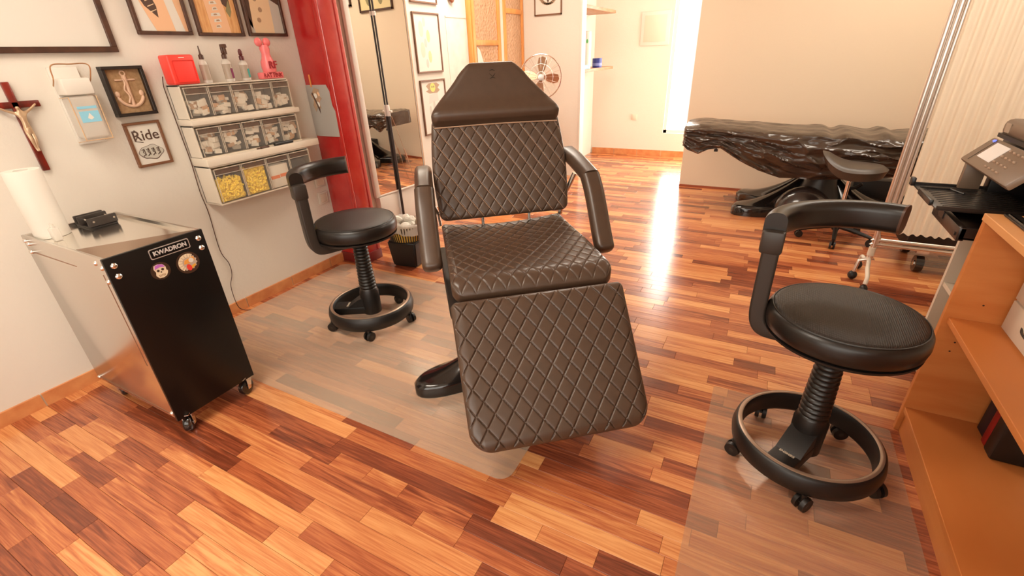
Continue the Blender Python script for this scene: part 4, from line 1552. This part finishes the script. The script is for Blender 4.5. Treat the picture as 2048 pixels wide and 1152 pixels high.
prism(bm, [(-.035, 0), (0, -.09), (.035, 0), (.03, .09), (-.03, .09)], (-2.26, YP - .009, 1.865), (1, 0, 0), (0, 0, 1), (0, -1, 0), .0005)
obj('shield', bm, INK, p, world=True, smooth=0)

# ================================================================ FAN
fn = thing('pedestal_fan', 'chrome pedestal fan standing behind the chair headrest', 'fan', (-2.10, 4.62, 0), radians(26))
FZ = 1.10
bm = B()
for rr_ in (.05, .12):
    n = 48
    tube(bm, [(rr_ * cos(2 * pi * i / n), -.06 + .02 * (rr_ / .2) ** 2, FZ + rr_ * sin(2 * pi * i / n)) for i in range(n)], .0016, 5, closed=True)
for k in range(20):
    a = 2 * pi * k / 20
    tube(bm, [(r * cos(a), -.06 + .02 * (r / .2) ** 2 + (.04 if r > .2 else 0), FZ + r * sin(a)) for r in (.04, .10, .16, .195, .203)], .0012, 4)
obj('front_grille', bm, CHROME, fn)
bm = B()
n = 56
tube(bm, [(.205 * cos(2 * pi * i / n), -.005, FZ + .205 * sin(2 * pi * i / n)) for i in range(n)], .006, 8, closed=True)
obj('grille_ring', bm, CHROME, fn)
bm = B()
for k in range(12):
    a = 2 * pi * k / 12
    tube(bm, [(r * cos(a), .05 - .05 * (r / .203) ** 2, FZ + r * sin(a)) for r in (.05, .12, .17, .203)], .0012, 4)
obj('rear_grille', bm, CHROME, fn)
for k in range(4):
    a = radians(88 + 90 * k)
    bm = B()
    M = Matrix.Translation((0, -.012, FZ)) @ Matrix.Rotation(-a, 4, 'Y') @ Matrix.Rotation(radians(22), 4, 'X')
    P = [(.03, -.014), (.07, -.046), (.13, -.064), (.17, -.055), (.185, -.018), (.172, .026), (.12, .036), (.06, .024), (.03, .014)]
    prism(bm, P, M @ Vector((0, 0, 0)), M.to_3x3() @ Vector((1, 0, 0)), M.to_3x3() @ Vector((0, 0, 1)), M.to_3x3() @ Vector((0, 1, 0)), .002)
    obj('blade', bm, mat('fan_blade_metal', S(176, 138, 110), .3, metal=.6), fn)
bm = B()
lathe(bm, [(0, -.075), (.03, -.072), (.034, -.06), (.034, 0), (0, 0)], seg=24, M=Matrix.Translation((0, 0, FZ)) @ Matrix.Rotation(radians(-90), 4, 'X'))
obj('hub', bm, ALU, fn)
bm = B()
lathe(bm, [(0, 0), (.05, 0), (.055, .06), (.04, .12), (0, .13)], seg=24, M=Matrix.Translation((0, .04, FZ)) @ Matrix.Rotation(radians(-90), 4, 'X'))
obj('motor', bm, ALU, fn)
bm = B(); cyl(bm, (0, .09, .03), (0, .09, FZ - .03), .014)
obj('pole', bm, CHROME, fn)
bm = B(); lathe(bm, [(0, 0), (.19, 0), (.19, .012), (.17, .02), (.03, .035), (.02, .06), (0, .06)], c=(0, .09, 0), seg=40)
obj('base', bm, ALU, fn)

# ================================================================ BACK PASSAGE
struct('wall_passage_left', box(B(), -2.30, -2.22, YP + .10, YE, 0, ZC), WALL, smooth=0)
BRW = mat('shelf_walnut', S(176, 130, 96), .5, noise_col=(S(156, 110, 78), 8, (6, 1, 6)))
for zz, lab in ((1.715, 'brown floating shelf in the passage, upper of two'), (1.105, 'brown floating shelf in the passage holding bottle and tin')):
    bm = B(); box(bm, -2.22, -1.88, YP + .12, 6.36, zz, zz + .032, .003)
    tag(obj('floating_shelf', bm, BRW), lab, 'shelf', 'floating shelves in the passage')
t = thing('canister', 'tall white canister with a green mark on the passage shelf', 'canister', (-1.945, 5.52, 1.137))
bm = B(); lathe(bm, [(0, 0), (.05, 0), (.05, .36), (.046, .37), (.02, .375), (0, .375)], seg=28)
obj('body', bm, WHITE, t)
bm = B(); prism(bm, disc_pts(.016, 12, 0, 0, .7, 1.3), (.022, -.0475, .275), (.93, .36, 0), (0, 0, 1), (.36, -.93, 0), .001)
obj('mark', bm, GREEN, t, smooth=0)
t = thing('tin_can', 'dark blue tin on the passage shelf beside the canister', 'tin', (-1.925, 5.85, 1.137))
bm = B(); lathe(bm, [(0, 0), (.055, 0), (.056, .004), (.056, .096), (.055, .1), (0, .1)], seg=28)
obj('body', bm, NAVY, t)
bm = B(); lathe(bm, [(.0562, .02), (.0566, .02), (.0566, .05), (.0562, .05)], seg=28)
obj('label', bm, mat('tin_label', S(120, 130, 190), .5), t)
t = thing('carton', 'flat pale blue carton in front of the canister on the shelf', 'carton', (-1.925, 5.40, 1.137))
bm = B(); box(bm, -.03, .035, -.07, .07, 0, .04, .002)
obj('body', bm, CYAN, t)
bm = B(); box(bm, .0352, .036, -.05, .03, .012, .03)
obj('label', bm, WPAPER, t, smooth=0)
t = thing('wall_panel', 'pale square panel on the end wall of the passage', 'panel', (-1.445, YE, 1.35))
bm = B(); box(bm, -1.62, -1.27, YE - .012, YE, 1.35, 1.72, .002)
obj('cover', bm, WHITE, t, world=True)
bm = B(); box(bm, -1.58, -1.31, YE - .015, YE - .012, 1.39, 1.68, .001)
obj('door_leaf', bm, CREAM, t, world=True)
bm = B(); box(bm, -1.66, -1.585, YE - .01, YE, .46, .535, .003); box(bm, -1.65, -1.595, YE - .013, YE - .01, .47, .525, .002)
tag(obj('wall_socket', bm, CREAM), 'white socket low on the end wall of the passage', 'socket')

# ================================================================ LIGHT STAND AND BIN
ls = thing('floor_stand', 'thin chrome and black floor stand in front of the mirror', 'stand', (-2.536, 2.82, 0))
bm = B(); cyl(bm, (0, 0, .02), (0, 0, .95), .0105, .0105, 14)
obj('lower_pole', bm, CHARC, ls)
bm = B(); cyl(bm, (0, 0, .95), (0, 0, 2.05), .007, .007, 12)
obj('upper_pole', bm, CHARC, ls)
bm = B(); lathe(bm, [(0, .93), (.012, .93), (.013, .96), (.012, 1.0), (.010, 1.01), (0, 1.01)], seg=20); cyl(bm, (.016, 0, .965), (.034, 0, .965), .008, .008, 10)
obj('collar', bm, WHITE, ls)
bm = B(); lathe(bm, [(0, 1.585), (.013, 1.585), (.013, 1.61), (0, 1.61)], seg=16)
obj('joint', bm, WHITE, ls)
bm = B(); lathe(bm, [(0, 0), (.07, 0), (.07, .012), (.02, .022), (.014, .05), (0, .05)], seg=32)
obj('base', bm, CHARC, ls)
bm = B()
tube(bm, smooth_path([(-2.512, 2.82, .93), (-2.505, 2.86, .80), (-2.505, 2.92, .62), (-2.498, 2.95, .50), (-2.51, 2.99, .36), (-2.51, 3.02, .22), (-2.52, 2.99, .05), (-2.525, 2.95, .006)], 6), .002, 6)
tube(bm, [(-2.505, 2.90, .68), (-2.504, 2.925, .60)], .0055, 6)
tag(obj('lamp_cable', bm, mat('tan_cable', S(170, 130, 100), .5)), 'thin cable hanging from the floor stand in front of the mirror', 'cable')

wb = thing('waste_bin', 'black waste bin with a clear bag and slatted rim beside the red pillar', 'waste bin', (-2.10, 2.34, 0), radians(8))
bm = B()
t_ = bmesh.new()
bmesh.ops.create_cube(t_, size=1)
for v in t_.verts:
    k = .095 if v.co.z < 0 else .112
    v.co = Vector((math.copysign(k, v.co.x), math.copysign(k * .9, v.co.y), 0 if v.co.z < 0 else .19))
bmesh.ops.bevel(t_, geom=t_.edges[:], offset=.012, segments=3, affect='EDGES')
_merge(bm, t_)
obj('body', bm, BLACKP, wb)
bm = B()
for q in range(2):
    for k in range(44):
        a = 2 * pi * k / 44
        r = .116 + .012 * q
        z0 = .19 + .055 * q
        tube(bm, [(r * cos(a), r * .92 * sin(a), z0), ((r + .01) * cos(a), (r + .01) * .92 * sin(a), z0 + .05)], .0038, 5)
obj('rim_slats', bm, mat('dark_slat', (.03, .022, .016), .4), wb, kind='stuff')
bm = B()
grid(bm, lambda u, v: Vector(((.112 + .018 * v) * cos(2 * pi * u), (.112 + .018 * v) * .92 * sin(2 * pi * u), .19 + .11 * v)), 40, 5, closed_u=True)
obj('slat_backlight', bm, mat('amber_backlight', S(214, 168, 70), .5), wb)  # amber colour stands for light showing through the slats
bm = B()
rb = random.Random(4)


def bagf(u, v):
    a = 2 * pi * u
    w_ = .012 * sin(a * 7) + .008 * sin(a * 13 + 2)
    if v < .5:
        r = .134 + w_ * .4 + .004
        z = .245 + v * 2 * .075 + .012 * sin(3 * a)
    else:
        r = .134 - (v - .5) * .12 + w_ * .5
        z = .32 + .012 * sin(3 * a) - max(0, v - .55) * .16
    return Vector((r * cos(a), r * .92 * sin(a), z + w_ * .5))


grid(bm, bagf, 90, 12, closed_u=True)
obj('bag', bm, BAG, wb, smooth=70)
bm = B()
for k in range(7):
    a = k * 1.1
    sphere(bm, (-.03 + .05 * cos(a), .02 + .045 * sin(a * 1.7), .285 + .016 * (k % 3)), .04, (1, .8, .6), 10, Matrix.Rotation(a, 4, 'X'))
for v in bm.verts:
    v.co += .012 * Vector(noise.noise_vector(v.co * 28))
tag(obj('crumpled_tissue', bm, WPAPER, smooth=30), 'crumpled white tissue in the waste bin', 'tissue')
bpy.data.objects['crumpled_tissue'].location += Vector((-2.10, 2.34, 0))

# ================================================================ COVERED BENCH
bn = thing('covered_bench', 'long treatment bench wrapped in creased black plastic sheet', 'bench', (.42, 4.45, 0))
HEM = [(-.60, .56), (-.56, .53), (-.479, .50), (-.40, .545), (-.312, .555), (-.15, .46), (0, .39), (.16, .335), (.43, .335), (.73, .36), (1.0, .40), (1.5, .42)]


def interp(T, x):
    if x <= T[0][0]:
        return T[0][1]
    for (a, b_), (c, d) in zip(T, T[1:]):
        if x <= c:
            return b_ + (d - b_) * (x - a) / (c - a)
    return T[-1][1]


def ztop(x):
    return interp([(-.62, .735), (-.5, .75), (-.3, .735), (0, .72), (.3, .705), (.7, .70), (1.5, .69)], x)


def bench_fn(u, v):
    x = -.615 + 2.0 * u
    zt = ztop(x)
    hem = interp(HEM, x)
    yb_, yf_ = 4.665, 4.235
    pin = max(0, 1 - (x + .615) / .03)
    yb_ -= .05 * pin ** 2
    yf_ += .03 * pin ** 2
    # profile: back hem -> back top -> front top -> front hem
    if v < .12:
        t = v / .12
        p = Vector((x, yb_ + .01, zt - .16 * (1 - t)))
    elif v < .45:
        t = (v - .12) / .33
        p = Vector((x, yb_ + (yf_ - yb_) * t, zt - .018 * (2 * t - 1) ** 6 - .025 * t ** 2))
    else:
        t = (v - .45) / .55
        belly = .05 * sin(pi * min(1, t * 1.0)) * min(1, max(0, (x + .3) / .5))
        tuck = .10 * max(0, t - .55) / .45 * min(1, max(0, (x + .2) / .5))
        p = Vector((x, yf_ - .012 * sin(pi * min(1, t * 3)) - belly * .3 + tuck, zt - .03 + (hem - zt + .03) * t))
    # creases: long diagonal pulls plus crumple
    k = min(1, max(0, (v - .40) / .12))
    pull = sin((x * 5 + (1 - v) * 30 + 2.5 * noise.noise(Vector((x * 3, v * 3, 1))))) * .010 * k
    cr_ = noise.noise(Vector((x * 4 + v * 6, v * 16 - x * 3, 3))) * .014 + noise.noise(Vector((x * 14, v * 30 + x * 8, 9))) * .005
    cr2 = (1 - abs(noise.noise(Vector((x * 3 + v * 5, v * 9 - x * 5, 5))))) ** 4 * .022
    p.y -= (pull + cr_ + cr2) * (.25 + .75 * k)
    p.z += cr_ * (.55 if k < .3 else .25) + .012 * sin(x * 26 + 3 * noise.noise(Vector((x * 4, 0, 0)))) * (1 - k) * min(1, max(0, x - .1) * 3)
    return p


bm = B()
V = grid(bm, bench_fn, 320, 90)
c0 = [V[j][0] for j in range(90)]
bm.faces.new(c0)
obj('plastic_cover', bm, SHEET, bn, world=True, smooth=60)
bm = B(); box(bm, -.56, 1.36, 4.27, 4.63, .58, .655, .03)
obj('mattress', bm, LEATHER2, bn, world=True)
bm = B(); box(bm, .2, .75, 4.33, 4.57, .47, .58, .01); lathe(bm, [(0, .18), (.17, .18), (.12, .28), (.10, .40), (.12, .47), (0, .47)], c=(.46, 4.47, 0), seg=28)
obj('lift_column', bm, BLACKP, bn, world=True)
bm = spider(B(), .22, .64, [radians(a) for a in (196, 162, 16, -16)], .36, .085, .27, Matrix.Translation((.46, 4.56, 0)) @ Matrix.Diagonal((1, 1.35, 1, 1)))
obj('floor_base', bm, BLACKG, bn, world=True, smooth=60)
bm = B()
t_ = bmesh.new()
bmesh.ops.create_uvsphere(t_, u_segments=32, v_segments=16, radius=1)
bmesh.ops.bisect_plane(t_, geom=t_.verts[:] + t_.edges[:] + t_.faces[:], plane_co=(0, 0, 0), plane_no=(0, 0, 1), clear_inner=True)
_merge(bm, t_, Matrix.Translation((.38, 4.36, .0)) @ Matrix.Diagonal((.24, .13, .27, 1)))
obj('motor_cover', bm, mat('gloss_brown_black', (.03, .021, .018), .16, coat=.6), bn, world=True)
bm = B(); tube(bm, smooth_path([(.62, 4.5, .24), (.70, 4.46, .26), (.74, 4.44, .30)], 5), [.014] * 10 + [.010], 10)
obj('pedal_lever', bm, BLACKP, bn, world=True)
bm = B(); cyl(bm, (-.36, 4.45, .60), (-.36, 4.45, .50), .008); box(bm, -.375, -.345, 4.44, 4.46, .49, .51)
obj('stop_pin', bm, CHARC, bn, world=True)

bm = B(); box(bm, .76, 1.05, 4.95, YB - .015, 0, .22, .012)
tag(obj('storage_box', bm, BLACKP), 'low black box on the floor behind the covered bench', 'box')

# ================================================================ SADDLE STOOL
sd = thing('saddle_stool', 'dark saddle stool on a chrome column in front of the covered bench', 'stool', (.575, 3.93, 0), radians(-8))
bm = B()


def saddle(u, v):
    # u around, v centre->rim
    a = 2 * pi * u
    r = v
    x = r * cos(a) * .20
    yv = r * sin(a) * .17
    lift = .085 * max(0, -cos(a)) ** 2.2 * r ** 2          # raised pommel at the left
    return Vector((x, yv, .55 - .006 * (x / .2) + lift - .015 * (yv / .17) ** 2 - .02 * max(0, r - .85) / .15))


V = grid(bm, lambda u, v: saddle(u, .02 + .98 * v), 48, 14, closed_u=True)
bm.faces.new(V[0])
low = [bm.verts.new((p.co.x * .9, p.co.y * .9, p.co.z - .055)) for p in V[-1]]
for i in range(48):
    bm.faces.new((V[-1][i], V[-1][(i + 1) % 48], low[(i + 1) % 48], low[i]))
bm.faces.new(low)
obj('saddle_seat', bm, mat('taupe_vinyl', (.060, .042, .030), .42, bump=(300, .1, .0006)), sd, smooth=60)
bm = B(); cyl(bm, (0, 0, .09), (0, 0, .50), .013); lathe(bm, [(0, .25), (.0145, .25), (.0145, .26), (0, .26)])
obj('column', bm, CHROME, sd)
bm = B(); cyl(bm, (0, 0, .07), (0, 0, .27), .024)
obj('outer_tube', bm, BLACKP, sd)
for k in range(5):
    a = radians(200 + 72 * k)
    bm = B(); tube(bm, [(.02 * cos(a), .02 * sin(a), .10), (.12 * cos(a), .12 * sin(a), .085), (.23 * cos(a), .23 * sin(a), .062)], [.018, .015, .011], 10)
    lg = obj('leg', bm, BLACKP, sd)
    bm = B()
    c = Vector((.23 * cos(a), .23 * sin(a), .026)); ax = Vector((-sin(a), cos(a), 0))
    for sg in (-1, 1):
        cyl(bm, c + ax * sg * .006, c + ax * sg * .018, .026, .024, 18)
    cyl(bm, c, c + Vector((0, 0, .035)), .008, .008, 8)
    obj('caster', bm, BLACKP, lg)

# ================================================================ FOLDING SCREEN
sc2 = thing('privacy_screen', 'white pleated fabric privacy screen on a metal frame with casters', 'screen', (.68, 3.2, 0))
SY = 3.2
for dx in (0, .026, .048):
    bm = B(); cyl(bm, (.675 + dx * 1.0, SY, .10 if dx == 0 else .40), (.675 + dx, SY, 2.0), .0135 if dx < .04 else .008, None, 14)
    obj('post', bm, ALU, sc2, world=True)
bm = B(); cyl(bm, (.69, SY, .445), (.69, SY, .485), .026); 
obj('clamp', bm, CREAM, sc2, world=True)
bm = B(); cyl(bm, (.675, SY, .165), (.675, SY, .215), .018)
obj('clamp', bm, CREAM, sc2, world=True)
for zz in (.262, .236):
    bm = B(); tube(bm, smooth_path([(.675, SY, zz + .05), (.69, SY, zz + .012), (.72, SY, zz), (1.4, SY, zz), (2.2, SY, zz)], 5), .011, 12)
    obj('bottom_rail', bm, ALU, sc2, world=True)
bm = B(); cyl(bm, (.675, SY, 1.98), (2.2, SY, 1.98), .011)
obj('top_rail', bm, ALU, sc2, world=True)
bm = B()
rf = random.Random(3)
ph = [0]
for i in range(400):
    ph.append(ph[-1] + rf.uniform(.6, 1.4))
tot = ph[-1]


def pleat(u, v):
    x = .738 + 1.43 * u
    f = ph[int(u * 399)] / tot
    a = f * 2 * pi * 34
    return Vector((x, SY + .010 * sin(a) * (.7 + .3 * v) + .004 * sin(a * .37), .312 + 1.66 * v + .004 * sin(a)))


V = grid(bm, pleat, 400, 12)
obj('pleated_fabric', bm, FABRIC, sc2, world=True, smooth=70)
for sgn in (-1, 1):
    bm = B()
    tube(bm, smooth_path([(.672, SY, .16), (.672 + .004 * sgn, SY + sgn * -.02, .12), (.672 - .008, SY - sgn * .09, .115), (.66 if sgn > 0 else .672, SY - sgn * .17, .09), (.655 if sgn > 0 else .672, SY - sgn * .19, .055)], 6), .011, 12)
    obj('foot', bm, mat('white_tube', S(226, 216, 200), .35), sc2, world=True)
    bm = B()
    sphere(bm, (.655 if sgn > 0 else .672, SY - sgn * .19, .026), .026, (.8, 1, 1), 14)
    obj('caster', bm, BLACKP, sc2, world=True)
bm = B(); tube(bm, [(.672, SY, .14), (.655, SY + .0, .135), (.63, SY + .0, .125), (.622, SY, .05)], .010, 10)
obj('foot', bm, ALU, sc2, world=True)
bm = B(); sphere(bm, (.62, SY, .028), .028, (.9, .9, .95), 14)
obj('caster', bm, BLACKP, sc2, world=True)

# equipment behind the screen
eq = thing('black_cabinet', 'low black cabinet on chrome casters partly hidden by the screen', 'cabinet', (1.25, 3.62, 0))
bm = B(); box(bm, .88, 1.62, 3.45, 3.85, .14, .38, .01)
obj('body', bm, BLACKP, eq, world=True)
for xx, yy in ((.98, 3.48), (1.52, 3.48), (.98, 3.82), (1.52, 3.82)):
    bm = B(); cyl(bm, (xx - .02, yy, .05), (xx + .02, yy, .05), .05, .05, 20)
    k = obj('caster', bm, BLACKG, eq, world=True)
    bm = B(); cyl(bm, (xx - .024, yy, .05), (xx + .024, yy, .05), .018, .018, 12); box(bm, xx - .03, xx + .03, yy - .02, yy + .02, .12, .14)
    obj('hub', bm, CHROME, k, world=True)

# ================================================================ BOOKCASE
BX0, BX1, BY0, BY1, BZ = .62, .985, -.75, 1.814, .83
bc = thing('bookcase', 'orange beech open bookcase along the right edge', 'bookcase', (.8, .5, 0))
bm = B(); box(bm, BX0, BX1, BY1 - .022, BY1, 0, BZ - .022, .0015, 1)
sp_ = obj('side_panel', bm, BEECH, bc, world=True, smooth=0)
for xx, zz in ((.70, .545), (.675, .40), (.672, .365)):
    bm = B(); cyl(bm, (xx, BY1 - .0222, zz), (xx, BY1 - .0230, zz), .0028, .0028, 10)
    obj('peg_hole', bm, mat('peg_hole', S(60, 30, 16), .8), sp_, world=True, smooth=0)
bm = B(); box(bm, BX0, BX1, BY0, BY0 + .022, 0, BZ - .022, .0015, 1)
obj('side_panel', bm, BEECH, bc, world=True, smooth=0)
bm = B(); box(bm, BX0 - .003, BX1, BY0, BY1, BZ - .022, BZ, .0015, 1)
obj('top_board', bm, BEECHE, bc, world=True, smooth=0)
bm = B(); box(bm, BX0 + .012, BX1 - .012, BY0 + .022, BY1 - .022, .468, .488, .002)
obj('shelf', bm, BEECH, bc, world=True, smooth=0)
bm = B(); box(bm, BX0 + .004, BX1 - .012, BY0 + .022, BY1 - .022, .088, .108, .002)
obj('bottom_shelf', bm, BEECH, bc, world=True, smooth=0)
bm = B(); box(bm, BX0 + .014, BX0 + .03, BY0 + .022, BY1 - .022, 0, .088)
obj('plinth', bm, BEECH, bc, world=True, smooth=0)
bm = B(); box(bm, BX1 - .012, BX1, BY0 + .022, BY1 - .022, .02, BZ - .022)
obj('back_panel', bm, BEECH, bc, world=True, smooth=0)

dr = thing('drawer_unit', 'white small drawer unit at the back of the upper bookcase shelf', 'drawer unit', (.85, 1.4, .488))
bm = B(); box(bm, .755, .97, 1.05, 1.768, .489, .80, .002)
obj('body', bm, WHITE, dr, world=True)
for j in range(2):
    for i in range(3):
        y1_ = 1.762 - j * .36
        z0_ = .496 + i * .10
        bm = B(); box(bm, .748, .756, y1_ - .35, y1_, z0_, z0_ + .094, .002)
        d_ = obj('drawer', bm, GREYW, dr, world=True)
        bm = B(); tube(bm, smooth_path([(.750, y1_ - .23, z0_ + .052), (.742, y1_ - .2, z0_ + .046), (.742, y1_ - .13, z0_ + .046), (.750, y1_ - .1, z0_ + .052)], 4), .003, 6)
        obj('handle', bm, CHARC, d_, world=True)

ZB = .109
for nm, lab, cat, b_, mm in (('binder', 'dark navy binder at the far end of the lower bookcase shelf', 'binder', (.815, .965, 1.705, 1.768, .30), NAVYB),
                             ('book', 'thin red book beside the navy binder on the lower shelf', 'book', (.807, .965, 1.668, 1.700, .28), REDB)):
    bm = B(); box(bm, b_[0], b_[1], b_[2], b_[3], ZB, ZB + b_[4], .003)
    tag(obj(nm, bm, mm), lab, cat)
t = thing('tool_case', 'black case with small metal studs on the lower bookcase shelf', 'case', (.88, 1.63, ZB))
bm = B(); box(bm, .802, .965, 1.605, 1.662, ZB, ZB + .26, .008)
obj('body', bm, BLACKP, t, world=True)
for xx, zz in ((.825, ZB + .20), (.885, ZB + .03)):
    bm = B(); sphere(bm, (xx, 1.605, zz), .005, (1, .6, 1), 8)
    obj('stud', bm, CHROME, t, world=True)
bm = B(); box(bm, .885, .965, 1.46, 1.595, ZB, ZB + .06, .002)
tag(obj('paper_block', bm, WPAPER), 'white paper block in front of the black case on the lower shelf', 'paper')

# on the bookcase top
t = thing('paper_clip_bar', 'slim black and chrome clip bar on the bookcase top edge', 'clip', (.665, 1.73, BZ))
bm = B(); box(bm, .655, .69, 1.64, 1.80, BZ, BZ + .006, .001, 1)
obj('bar', bm, BLACKP, t, world=True)
bm = B(); box(bm, .663, .668, 1.645, 1.795, BZ + .006, BZ + .0085)
obj('wire', bm, CHROME, t, world=True)
bm = B()
for k in range(6):
    M = Matrix.Translation((.86, 1.60, BZ + .001 + k * .003)) @ Matrix.Rotation(random.uniform(-.06, .06), 4, 'Z')
    box(bm, -.12, .12, -.16, .16, 0, .0028, M=M)
tag(obj('paper_stack', bm, WPAPER, smooth=0), 'stack of white paper on top of the beech bookcase', 'paper')

# ================================================================ PRINTER ON ITS CABINET
wu = thing('side_cabinet', 'pale open cabinet behind the bookcase carrying the printer', 'cabinet', (.95, 2.08, 0))
bm = B()
box(bm, .745, 1.2, 2.292, 2.312, 0, .695)
obj('side_panel', bm, GREYW, wu, world=True, smooth=0)
bm = B(); box(bm, .745, 1.2, 1.83, 1.85, 0, .695)
obj('side_panel', bm, GREYW, wu, world=True, smooth=0)
bm = B(); box(bm, .74, 1.2, 1.83, 2.312, .695, .715)
obj('top_board', bm, GREYW, wu, world=True, smooth=0)
bm = B(); box(bm, .75, 1.2, 1.85, 2.292, .395, .412)
obj('shelf', bm, GREYW, wu, world=True, smooth=0)
bm = B(); box(bm, 1.19, 1.2, 1.85, 2.292, 0, .695)
obj('back_panel', bm, GREYW, wu, world=True, smooth=0)
bm = B(); box(bm, .755, 1.19, 1.85, 2.292, .02, .038)
obj('shelf', bm, GREYW, wu, world=True, smooth=0)

pr = thing('printer', 'black office printer with taupe control panel and extended paper trays', 'printer', (.92, 2.06, .715))
PY0, PY1 = 1.84, 2.27
bm = B(); box(bm, .735, 1.18, PY0, PY1, .716, .76, .006); box(bm, .735, 1.18, PY0, PY0 + .05, .76, .92, .006); box(bm, .735, 1.18, PY1 - .05, PY1, .76, .92, .006); box(bm, .86, 1.18, PY0, PY1, .76, .92, .006)
box(bm, .735, 1.18, PY0, PY1, .90, .985, .01)
obj('body', bm, PRINTERD, pr, world=True)
# control panel: tilted slab
PL = Vector((.642, PY0, .905)); PU = Vector((.712, PY0, .982))
e1 = (PU - PL).normalized(); nn = Vector((-e1.z, 0, e1.x))
PM = basis(PL, (0, 1, 0), e1, nn)     # u along y, v up the slope  (normal faces the room)
Wp, Hp = PY1 - PY0, (PU - PL).length
bm = B(); box(bm, 0, Wp, 0, Hp, -.022, 0, .006, M=PM)
cp = obj('control_panel', bm, PRINTERG, pr, world=True)
bm = B(); box(bm, Wp * .55, Wp * .82, Hp * .30, Hp * .88, 0, .0015, M=PM)
obj('display', bm, SCREENW, cp, world=True, smooth=0)
bm = B(); box(bm, Wp * .87, Wp * .875, Hp * .1, Hp * .95, 0, .001, M=PM)
obj('groove', bm, PRINTERD, cp, world=True, smooth=0)
bm = B(); sphere(bm, PM @ Vector((Wp * .90, Hp * .90, 0)), .007, (1, 1, .6), 10)
obj('indicator', bm, BLUELED, cp, world=True)
for j in range(4):
    for i in range(4):
        bm = B()
        c = PM @ Vector((Wp * (.50 - .075 * i), Hp * (.18 + .21 * j), .0005))
        sphere(bm, c, .0085, (.45, 1, .7), 10, Matrix.Rotation(atan2(-e1.x, e1.z), 4, 'Y'))
        obj('button', bm, mat('printer_button', S(176, 150, 128), .35), cp, world=True)
# top: document feeder
bm = B(); box(bm, .72, 1.18, PY0, PY1, .988, 1.045, .02, 3); box(bm, .80, 1.18, PY0 + .02, PY1 - .04, 1.04, 1.085, .02, 3)
obj('feeder_lid', bm, PRINTERG, pr, world=True)
bm = B(); box(bm, .715, .73, PY0 + .02, PY1 - .01, .985, .998)
obj('gap', bm, PRINTERD, pr, world=True)
bm = B(); box(bm, .7185, .72, PY1 - .075, PY1 - .035, 1.004, 1.034)
obj('badge', bm, mat('badge_pale', S(176, 156, 136), .4), pr, world=True, smooth=0)
bm = B(); box(bm, .85, .95, PY0 + .12, PY1 - .16, 1.085, 1.098, .006)
obj('feeder_handle', bm, PRINTERD, pr, world=True)
# output tray
bm = B()
box(bm, .535, .80, 1.925, 2.265, .797, .803, .002)
for yy in (1.925, 2.259):
    box(bm, .535, .80, yy, yy + .006, .797, .811)
for k in range(12):
    box(bm, .56, .78, 1.94 + k * .026, 1.943 + k * .026, .803, .8045)
ot = obj('output_tray', bm, PRINTERT, pr, world=True)
bm = B(); box(bm, .528, .54, 1.985, 2.15, .795, .815, .003); box(bm, .522, .536, 2.24, 2.268, .80, .83, .003)
obj('stopper', bm, PRINTERD, ot, world=True)
bm = B(); tube(bm, [(.545, 2.205, .8065), (.63, 2.20, .8065), (.655, 2.14, .8065)], .003, 6)
obj('paper_guide', bm, PRINTERD, ot, world=True)
# cassette
bm = B(); box(bm, .598, .80, 1.86, 2.16, .727, .735, .002); box(bm, .592, .612, 1.86, 2.16, .722, .765, .003); box(bm, .598, .80, 1.86, 1.87, .727, .765); box(bm, .598, .80, 2.15, 2.16, .727, .765)
ct = obj('paper_cassette', bm, PRINTERT, pr, world=True)
bm = B(); box(bm, .589, .594, 2.03, 2.08, .742, .766); box(bm, .588, .593, 1.875, 1.885, .735, .745)
obj('grip', bm, PRINTERD, ct, world=True)
bm = B(); box(bm, .66, .72, PY1 - .03, PY1 - .005, .80, .90, .004)
obj('panel_strut', bm, PRINTERG, pr, world=True)
